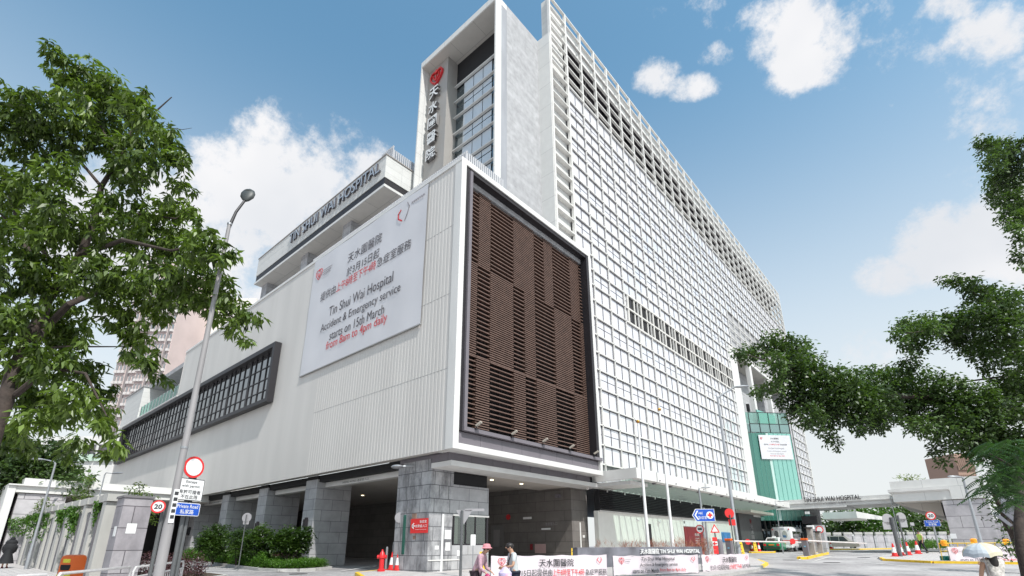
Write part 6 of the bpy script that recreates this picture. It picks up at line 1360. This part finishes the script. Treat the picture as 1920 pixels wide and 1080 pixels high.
def person(loc, hgt, yaw, label, top, bottom, pose, hair='short', sleeves=.5, skirt=None, extra=None):
    """faces +y locally before yaw; pose gives joints in a 1.7 m figure"""
    o = thing('person', loc, label, 'person', rz=yaw); s = hgt/1.7; o.scale = (s, s, s); lean = pose.get('lean', 0)
    def L_(x, y, z): return (x, y+max(0, z-.95)*math.sin(lean), z-max(0, z-.95)*(1-math.cos(lean)))
    hd = pose.get('head', (0, .02)); pel = L_(0, 0, .95)
    J = [(*pel, .115, .8), (*L_(0, 0, 1.12), .11, .8), (*L_(0, 0, 1.32), .125, .75), (*L_(0, 0, 1.46), .055), (hd[0], L_(0, 0, 1.58)[1]+hd[1], L_(0, 0, 1.58)[2], .085), (hd[0], L_(0, 0, 1.66)[1]+hd[1], L_(0, 0, 1.66)[2], .07)]
    E_ = [(0, 1), (1, 2), (2, 3), (3, 4), (4, 5)]
    ar = {}; lg_ = {}
    for sd_, key in ((-1, 'l'), (1, 'r')):
        sh = L_(.17*sd_, 0, 1.41); el = pose.get('el'+key, L_(.22*sd_, .0, 1.13)); wr = pose.get('wr'+key, L_(.22*sd_, .08, .90)); i = len(J)
        dv = (Vector(wr)-Vector(el)).normalized(); sx = Vector((sd_, 0, 0)); fw = Vector(wr)+dv*.08
        J += [(*sh, .052), (*el, .040), (*wr, .026), (*tuple(Vector(wr)+dv*.05), .032, .6)]; E_ += [(2, i), (i, i+1), (i+1, i+2), (i+2, i+3)]
        side = dv.cross(Vector((0, 1, .3))).normalized(); cur = dv.cross(side).normalized()
        for q, (off, ln) in enumerate(((-.03, .07), (-.01, .08), (.01, .075), (.028, .06))):
            k = len(J); a_ = fw+side*off; b__ = a_+dv*ln*.55+cur*.006; c_ = b__+dv*ln*.35+cur*.022; J += [(*a_, .0095), (*b__, .009), (*c_, .007)]; E_ += [(i+3, k), (k, k+1), (k+1, k+2)]
        k = len(J); a_ = Vector(wr)+dv*.045+side*.035; b__ = a_+side*.025+dv*.03+cur*.015; J += [(*a_, .011), (*b__, .009)]; E_ += [(i+2, k), (k, k+1)]
        hp_ = (.085*sd_, 0, .90); kn = pose.get('kn'+key, (.09*sd_, .03, .50)); an = pose.get('an'+key, (.09*sd_, 0, .09)); to = (an[0]*1.15, an[1]+.15, an[2]-.05); i2 = len(J)
        J += [(*hp_, .088), (*kn, .056), (*an, .036), (*to, .03)]; E_ += [(0, i2), (i2, i2+1), (i2+1, i2+2), (i2+2, i2+3)]
        ar[key] = (sh, el, wr); lg_[key] = (hp_, kn, an, to)
    skin_mesh(J, E_, 'body', skin, o, 1)
    hx_ = Vector(J[4][:3])
    # face details and hair
    f = MB().ell(hx_+Vector((0, .088, .005)), (.014, .02, .02), 8, 5)
    for sx in (-1, 1): f.ell(hx_+Vector((sx*.083, 0, .01)), (.012, .02, .028), 8, 5)
    f.build('face', skin, o, smooth=True); e_ = MB()
    for sx in (-1, 1): e_.ell(hx_+Vector((sx*.032, .078, .03)), (.012, .008, .007), 8, 5)
    e_.ell(hx_+Vector((0, .08, -.038)), (.022, .007, .006), 8, 5); e_.build('eyes', ink, o)
    h_ = MB().ell(hx_+Vector((0, -.018, .052)), (.102, .112, .088), 14, 9)
    if hair == 'long': h_.ell(hx_+Vector((0, -.06, -.06)), (.10, .065, .17), 14, 9).ell(hx_+Vector((0, -.09, -.18)), (.085, .04, .12), 12, 8)
    h_.build('hair', hairm, o, smooth=True)
    # shirt and trousers
    S = [(0, -.01, .80, .15, .85), (*L_(0, 0, 1.12), .14, .9), (*L_(0, 0, 1.32), .145, .8), (*L_(0, 0, 1.43), .07), (0, -.005, .95, .155, .95)]; SE = [(0, 4), (4, 1), (1, 2), (2, 3)]
    for key in 'lr':
        sh, el, wr = ar[key]; i = len(S); S.append((*sh, .068)); SE.append((2, i))
        if sleeves <= .5: mid = Vector(sh).lerp(Vector(el), .75 if sleeves > 0 else .15); S.append((*mid, .058)); SE.append((i, i+1))
        else: S += [(*el, .055), (*Vector(el).lerp(Vector(wr), .9), .04)]; SE += [(i, i+1), (i+1, i+2)]
    skin_mesh(S, SE, 'shirt', top, o, 1)
    if skirt: MB().lathe((0, 0, 0), [(.14, 1.0), (.17, .85), (skirt, .25)], 18).build('skirt', bottom, o, smooth=True)
    else:
        T_ = [(*pel, .135, .85)]; TE = []
        for key in 'lr':
            hp_, kn, an, to = lg_[key]; i = len(T_); T_ += [(*hp_, .10), (*kn, .075), (an[0], an[1], an[2]+.03, .06)]; TE += [(0, i), (i, i+1), (i+1, i+2)]
        skin_mesh(T_, TE, 'trousers', bottom, o, 1)
    sh_ = MB()
    for key in 'lr': an, to = lg_[key][2:]; sh_.ell(((an[0]+to[0])/2, (an[1]+to[1])/2+.01, an[2]-.035), (.05, .14, .05), 12, 7)
    sh_.build('shoes', ink if not pose.get('shoe') else pose['shoe'], o, smooth=True)
    return o, hx_
def cloth_m(n, c, v=.1, s=14): return mat(n, c, .8, var=v, vscale=s)
def yaw_of(dx, dy): return math.atan2(-dx, dy)
away = math.atan2(-FH.x, FH.y); right = math.atan2(-FHx.x, FHx.y)
# old lady in pink hat walking right
p = at(893, 1037, 13); b_ = Vector((p.x, p.y, gz(p.x, p.y)+.04)); pink = cloth_m('pink_blouse', (.45, .28, .33), .3, 30)
o, hx_ = person(b_, 1.50, right-.3, 'stooping old lady in pink bucket hat and mauve blouse', pink, cloth_m('plum_trousers', (.05, .03, .04)), {'lean': .42, 'head': (0, .06), 'elr': (.24, .22, 1.05), 'wrr': (.2, .38, .92), 'ell': (-.24, .2, 1.05), 'wrl': (-.2, .36, .95), 'knr': (.09, .16, .5), 'anr': (.09, .2, .09), 'anl': (-.09, -.18, .12)}, sleeves=.9)
m = MB().lathe(hx_+Vector((0, -.01, 0)), [(.165, .035), (.115, .065), (.105, .125), (.07, .155), (0, .16)], 20); m.build('bucket_hat', cloth_m('hat_pink', (.62, .24, .27)), o, smooth=True)
MB().ell((.22, .42, .78), (.07, .1, .14), 12, 8).build('red_bag', mat('magenta_bag', (.4, .03, .12), .5), o, smooth=True)
# woman in grey shirt with pale bag
p = at(964, 1031, 12.8); b_ = Vector((p.x, p.y, gz(p.x, p.y)+.04))
o, hx_ = person(b_, 1.50, right+math.pi+.35, 'short-haired woman in pale grey shirt with shoulder strap carrying lilac bag', cloth_m('grey_shirt', (.50, .52, .53), .08), cloth_m('navy_trousers', (.02, .025, .05)), {'lean': .12, 'head': (0, .07), 'elr': (.25, .1, 1.1), 'wrr': (.12, .32, 1.08), 'ell': (-.25, .12, 1.12), 'wrl': (-.1, .30, 1.08), 'knr': (.09, .14, .5), 'anr': (.09, .22, .09)}, sleeves=.5)
MB().tube([(-.12, .13, 1.42), (.05, .16, 1.2), (.18, .1, 1.0)], .012, 6).build('strap', ink, o)
m = MB().lathe((-.12, .30, .72), [(.06, .0), (.17, .06), (.18, .22), (.08, .34), (.02, .38)], 16); m.build('lilac_bag', mat('lilac', (.55, .48, .68), .5, var=.1, vscale=14, bump=.5, bscale=12), o, smooth=True); MB().ell((-.30, .28, .80), (.13, .1, .13), 12, 8).build('pink_bag', mat('pale_pink', (.72, .42, .50), .5), o, smooth=True)
# guard in hi-vis
b_ = foot(1733, 1041, 42, PV)
o, hx_ = person(b_, 1.74, right+math.pi+.1, 'security guard in yellow-green vest standing by the traffic cone', cloth_m('hivis', (.42, .62, .10), .05), cloth_m('black_trousers', (.015, .015, .02)), {'head': (0, .02), 'knr': (.1, .1, .5), 'anr': (.1, .22, .09), 'knl': (-.1, -.05, .5), 'anl': (-.1, -.28, .11), 'lean': .05}, sleeves=.5)
MB().tube([(-.15, .0, 1.22), (.15, .0, 1.22)], .145, 14).build('reflective_band', paintw, o) if False else None
MB().ell((.185, 0, 1.36), (.075, .085, .09), 10, 6).ell((-.185, 0, 1.36), (.075, .085, .09), 10, 6).build('white_sleeves', cloth_m('rose_sleeve', (.6, .42, .42)), o, smooth=True)
# figure in black on the left
b_ = foot(6, 1069, 28.5, PV)
o, hx_ = person(b_, 1.62, away+.6, 'person wrapped in long black clothes walking at the far left edge', cloth_m('black_coat', (.008, .008, .01)), cloth_m('black_skirt', (.008, .008, .01)), {'lean': .25, 'head': (0, .05), 'shoe': darkred, 'ell': (-.27, 0, 1.1), 'wrl': (-.22, .15, 1.0), 'elr': (.27, 0, 1.1), 'wrr': (.22, .15, 1.0)}, hair='long', sleeves=.95, skirt=.36)
MB().ell(hx_+Vector((0, -.02, .0)), (.12, .135, .14), 14, 9).ell(hx_+Vector((0, -.05, -.2)), (.27, .2, .2), 14, 9).ell(hx_+Vector((0, -.1, -.5)), (.33, .22, .36), 14, 9).build('head_scarf', MATS['black_coat'], o, smooth=True)
# woman under umbrella, right
p = at(1857, 1043, 9.7); b_ = Vector((p.x, p.y, gz(p.x, p.y)+0.02))
o, hx_ = person(b_, 1.50, away-.1, 'woman in sleeveless patterned dress seen from behind under a pale umbrella', mat('floral_dress', (.50, .47, .44), .8, var=.45, vscale=22), mat('floral_skirt', (.50, .47, .44), .8, var=.45, vscale=22), {'head': (-.01, .02), 'elr': (.22, .14, 1.18), 'wrr': (.06, .26, 1.30), 'ell': (-.26, .02, 1.14), 'wrl': (-.25, .1, .92)}, hair='long', sleeves=0, skirt=.3)
MB().lathe((-.30, .08, .55), [(.05, 0), (.14, .04), (.15, .2), (.1, .28)], 14).tube([(-.38, .08, .8), (-.36, .08, .98), (-.22, .08, .98), (-.2, .08, .8)], .012, 6).build('handbag', darkred, o, smooth=True)
c = at(1842, 1040, 9.6); zr = at(1842, 1041, 9.6).z; top_z = at(1845, 1018, 9.6).z
um = thing('umbrella', (c.x, c.y, zr), 'open pale umbrella with cream and grey panels held over the woman', 'umbrella')
Rr = .29; Hh = top_z-zr; m = MB(); n = 8; V = []; rings = 5; base_i = 0
for i in range(rings+1):
    t_ = i/rings; r = Rr*math.sin(t_*math.pi/2); z = Hh*math.cos(t_*math.pi/2)
    for k in range(24):
        a_ = 2*math.pi*k/24; sc_ = 1-.045*(1-abs(((k % 3)-1.5)/1.5) if k % 3 else 0)*t_; V.append((r*math.cos(a_)*sc_, r*math.sin(a_)*sc_, z+(.02*t_ if k % 3 else 0)))
for i in range(rings):
    for k in range(24): m.k = 0 if (k//3) % 4 < 2 else 1; m.add([V[i*24+k], V[i*24+(k+1) % 24], V[(i+1)*24+(k+1) % 24], V[(i+1)*24+k]], [(0, 1, 2, 3)])
um.rotation_euler = (R(-6), R(-8), 1.9); m.build('canopy', [mat('cream_cloth', (.62, .56, .42), .6), mat('grey_cloth', (.46, .50, .54), .6)], um); MB().tube([(0, 0, Hh+.05), (0, 0, -.42)], .008, 6).build('shaft', steel, um)
# ================================================================== vehicles
def wheel(par, x, y, r=.31, w=.2):
    t_ = MB().lathe((x-w/2, y, r), [(r*.8, 0), (r, .03), (r, w-.03), (r*.8, w)], 20, 'x').build('wheel', rubber, par, smooth=True); MB().lathe((x-w/2-.01, y, r), [(r*.55, 0), (r*.6, w+.02)], 14, 'x').build('rim', steel, t_)
def loft(secs):
    """secs: list of (y, [(x,z)...]) outlines of equal length"""
    m = MB(); n = len(secs[0][1]); V = [(x, y, z) for y, P_ in secs for x, z in P_]
    m.add(V, [(i*n+k, i*n+(k+1) % n, (i+1)*n+(k+1) % n, (i+1)*n+k) for i in range(len(secs)-1) for k in range(n)]+[tuple(range(n)), tuple(range((len(secs)-1)*n, len(secs)*n))]); return m
def hull(w, z0, z1, r=.12, tum=0): return [(-w, z0+r), (-w+r*.5, z0), (w-r*.5, z0), (w, z0+r), (w, z1-r-tum*0), (w-r, z1), (-w+r, z1), (-w, z1-r)]
# green taxi with white roof, seen from the rear; local +y is forward
tx = thing('taxi', foot(1456, 1037, 56), 'green taxi with white roof waiting at the drop-off, seen from behind', 'taxi', rz=.10)
grn = mat('taxi_green', (.01, .20, .09), .25, spec=.7, var=.03); wht = mat('car_white', (.72, .72, .72), .25, spec=.7)
loft([(-2.3, hull(.76, .30, .86)), (-2.2, hull(.84, .24, .95)), (-1.4, hull(.86, .22, .98)), (1.2, hull(.86, .22, .95)), (2.1, hull(.82, .24, .85)), (2.3, hull(.72, .30, .74))]).build('body', grn, tx, smooth=True)
loft([(-1.55, hull(.72, .88, .98, .04)), (-1.05, hull(.66, .88, 1.40, .1)), (-.8, hull(.64, .88, 1.47, .1)), (.5, hull(.64, .88, 1.47, .1)), (.75, hull(.66, .88, 1.42, .1)), (1.35, hull(.72, .88, .96, .04))]).build('roof', wht, tx, smooth=True)
m = MB().quad((-.56, -1.50, 1.02), (.56, -1.50, 1.02), (.50, -1.09, 1.36), (-.50, -1.09, 1.36)); m.xf(Matrix.Translation((0, -.02, .03))); m.build('rear_window', glass_w, tx)
for s_ in (-1, 1):
    MB().quad((s_*.735, -1.2, .99), (s_*.735, 1.0, .99), (s_*.672, .62, 1.37), (s_*.672, -.9, 1.37)).build('side_window', glass_w, tx); MB().box(s_*.62-.12, s_*.62+.12, -2.33, -2.2, .62, .84).build('tail_light', red, tx)
MB().box(-.25, .25, -2.35, -2.3, .66, .80).build('number_plate', mat('amber_plate', (.6, .22, .03), .5), tx); MB().box(-.82, .82, -2.38, -2.2, .34, .52).build('bumper', mat('dark_bumper', (.015, .03, .02), .5), tx, bevel=.03); MB().box(-.18, .18, -.2, 0, 1.47, 1.6).build('roof_sign', paintw, tx, bevel=.02)
for x in (-.74, .74):
    for y in (-1.35, 1.4): wheel(tx, x, y)
# white minibus
mbs = thing('minibus', foot(1483, 1034, 59), 'white minibus with rear oval windows parked beyond the green taxi', 'minibus', rz=.02)
loft([(-3.1, hull(.92, .5, 2.35, .2)), (-3.0, hull(1.0, .4, 2.55, .22)), (2.2, hull(1.0, .4, 2.6, .22)), (2.6, hull(1.0, .4, 2.0, .2)), (3.2, hull(.92, .45, 1.3, .2))]).build('body', wht, mbs, smooth=True)
for x in (-.45, .35):
    m = MB(); P_ = [Vector((x+.26*math.cos(R(a_))*(1 if abs(math.cos(R(a_))) < .9 else .95), -3.12, 1.75+.42*math.sin(R(a_)))) for a_ in range(0, 360, 20)]; m.prism(P_, (0, .06, 0)); m.build('rear_window', glass_w, mbs)
MB().box(.99, 1.015, -2.6, -.7, 1.35, 2.1).box(.99, 1.015, -.55, 1.2, 1.35, 2.1).box(.99, 1.015, 1.35, 2.4, 1.35, 2.0).box(-1.015, -.99, -2.6, 2.2, 1.35, 2.1).build('side_window', glass_w, mbs)
MB().box(.995, 1.02, -2.9, 2.9, 1.10, 1.18).box(-.9, .9, -3.12, -3.08, 1.10, 1.16).build('red_stripe', redsign, mbs); MB().box(-.9, .9, -3.2, -3.0, .4, .6).build('bumper', paintw, mbs, bevel=.03); MB().box(-.3, .3, -3.14, -3.1, .75, .9).build('number_plate', MATS['amber_plate'], mbs)
MB().box(-.35, .35, -3.12, -3.0, 2.3, 2.48).build('route_box', mat('pale_grey_box', (.5, .52, .54), .4), mbs)
for s_ in (-1, 1):
    MB().lathe((s_*.8, -3.14, 2.3), [(.07, 0), (.07, .06)], 10, 'y').lathe((s_*.82, -3.14, .8), [(.1, 0), (.1, .06)], 10, 'y').build('tail_light', red, mbs)
    for y in (-1.9, 1.9): wheel(mbs, s_*.86, y, .38, .24)
# silver minivan, side on, nose to the right
vn = thing('minivan', foot(1577, 1028, 76), 'silver minivan parked side-on behind the barrier arm', 'minivan', rz=-math.pi/2+.05); sil = mat('silver_paint', (.34, .31, .28), .35, .3)
prof = lambda w, f: [(-2.35, .45), (-2.3, .3), (2.3, .3), (2.38, .55), (2.25, .85), (1.55, 1.02), (.75, 1.0+.75*f), (.3, 1.05+.8*f), (-1.9, 1.05+.78*f), (-2.25, 1.0+.4*f), (-2.35, .9)]
m = MB(); W2 = [(-.9, .25), (-.86, .5), (-.74, 1), (.74, 1), (.86, .5), (.9, .25)]
V = []; n = 11
for x, f in ((-.92, .0), (-.90, .06), (-.72, 1.), (.72, 1.), (.90, .06), (.92, .0)): V += [(x, a_, b__) for a_, b__ in prof(0, f)]
m.add(V, [(i*n+k, i*n+(k+1) % n, (i+1)*n+(k+1) % n, (i+1)*n+k) for i in range(5) for k in range(n)]+[tuple(range(n)), tuple(range(5*n, 6*n))]); m.build('body', sil, vn, smooth=True)
for s_ in (-1, 1):
    m = MB()
    for y0, y1, ty0, ty1 in ((-2.0, -1.1, -1.85, -1.1), (-1.02, .0, -1.02, .0), (.08, 1.15, .08, .62)): m.quad((s_*.935, y0, 1.1), (s_*.935, y1, 1.1), (s_*.78, ty1, 1.7), (s_*.78, ty0, 1.7))
    m.build('side_window', mat('tinted_glass', (.02, .02, .022), .25), vn)
    for y in (-1.5, 1.5): wheel(vn, s_*.8, y, .33, .2)
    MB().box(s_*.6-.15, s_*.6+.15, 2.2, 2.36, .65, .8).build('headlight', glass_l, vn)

# covers and patches in the road
for i, (u, v, d, r) in enumerate(((1560, 1058, 31, .45), (1480, 1050, 34.5, .4), (1620, 1049, 38, .4), (560, 1072, 24.5, .4))):
    b_ = foot(u, v, d); tag(MB().lathe((b_.x, b_.y, b_.z), [(r, -.01), (r, .012), (r*.93, .014), (r*.93, .008)], 20).build('manhole_cover', mat('cast_iron', (.10, .095, .095), .6, .4, var=.3, vscale=12)), ['iron manhole cover in the driveway below the silver minivan', 'iron manhole cover between banner tip and ticket island', 'iron manhole cover left of the three cones', 'iron manhole cover in front of the low hedge'][i], 'manhole cover')
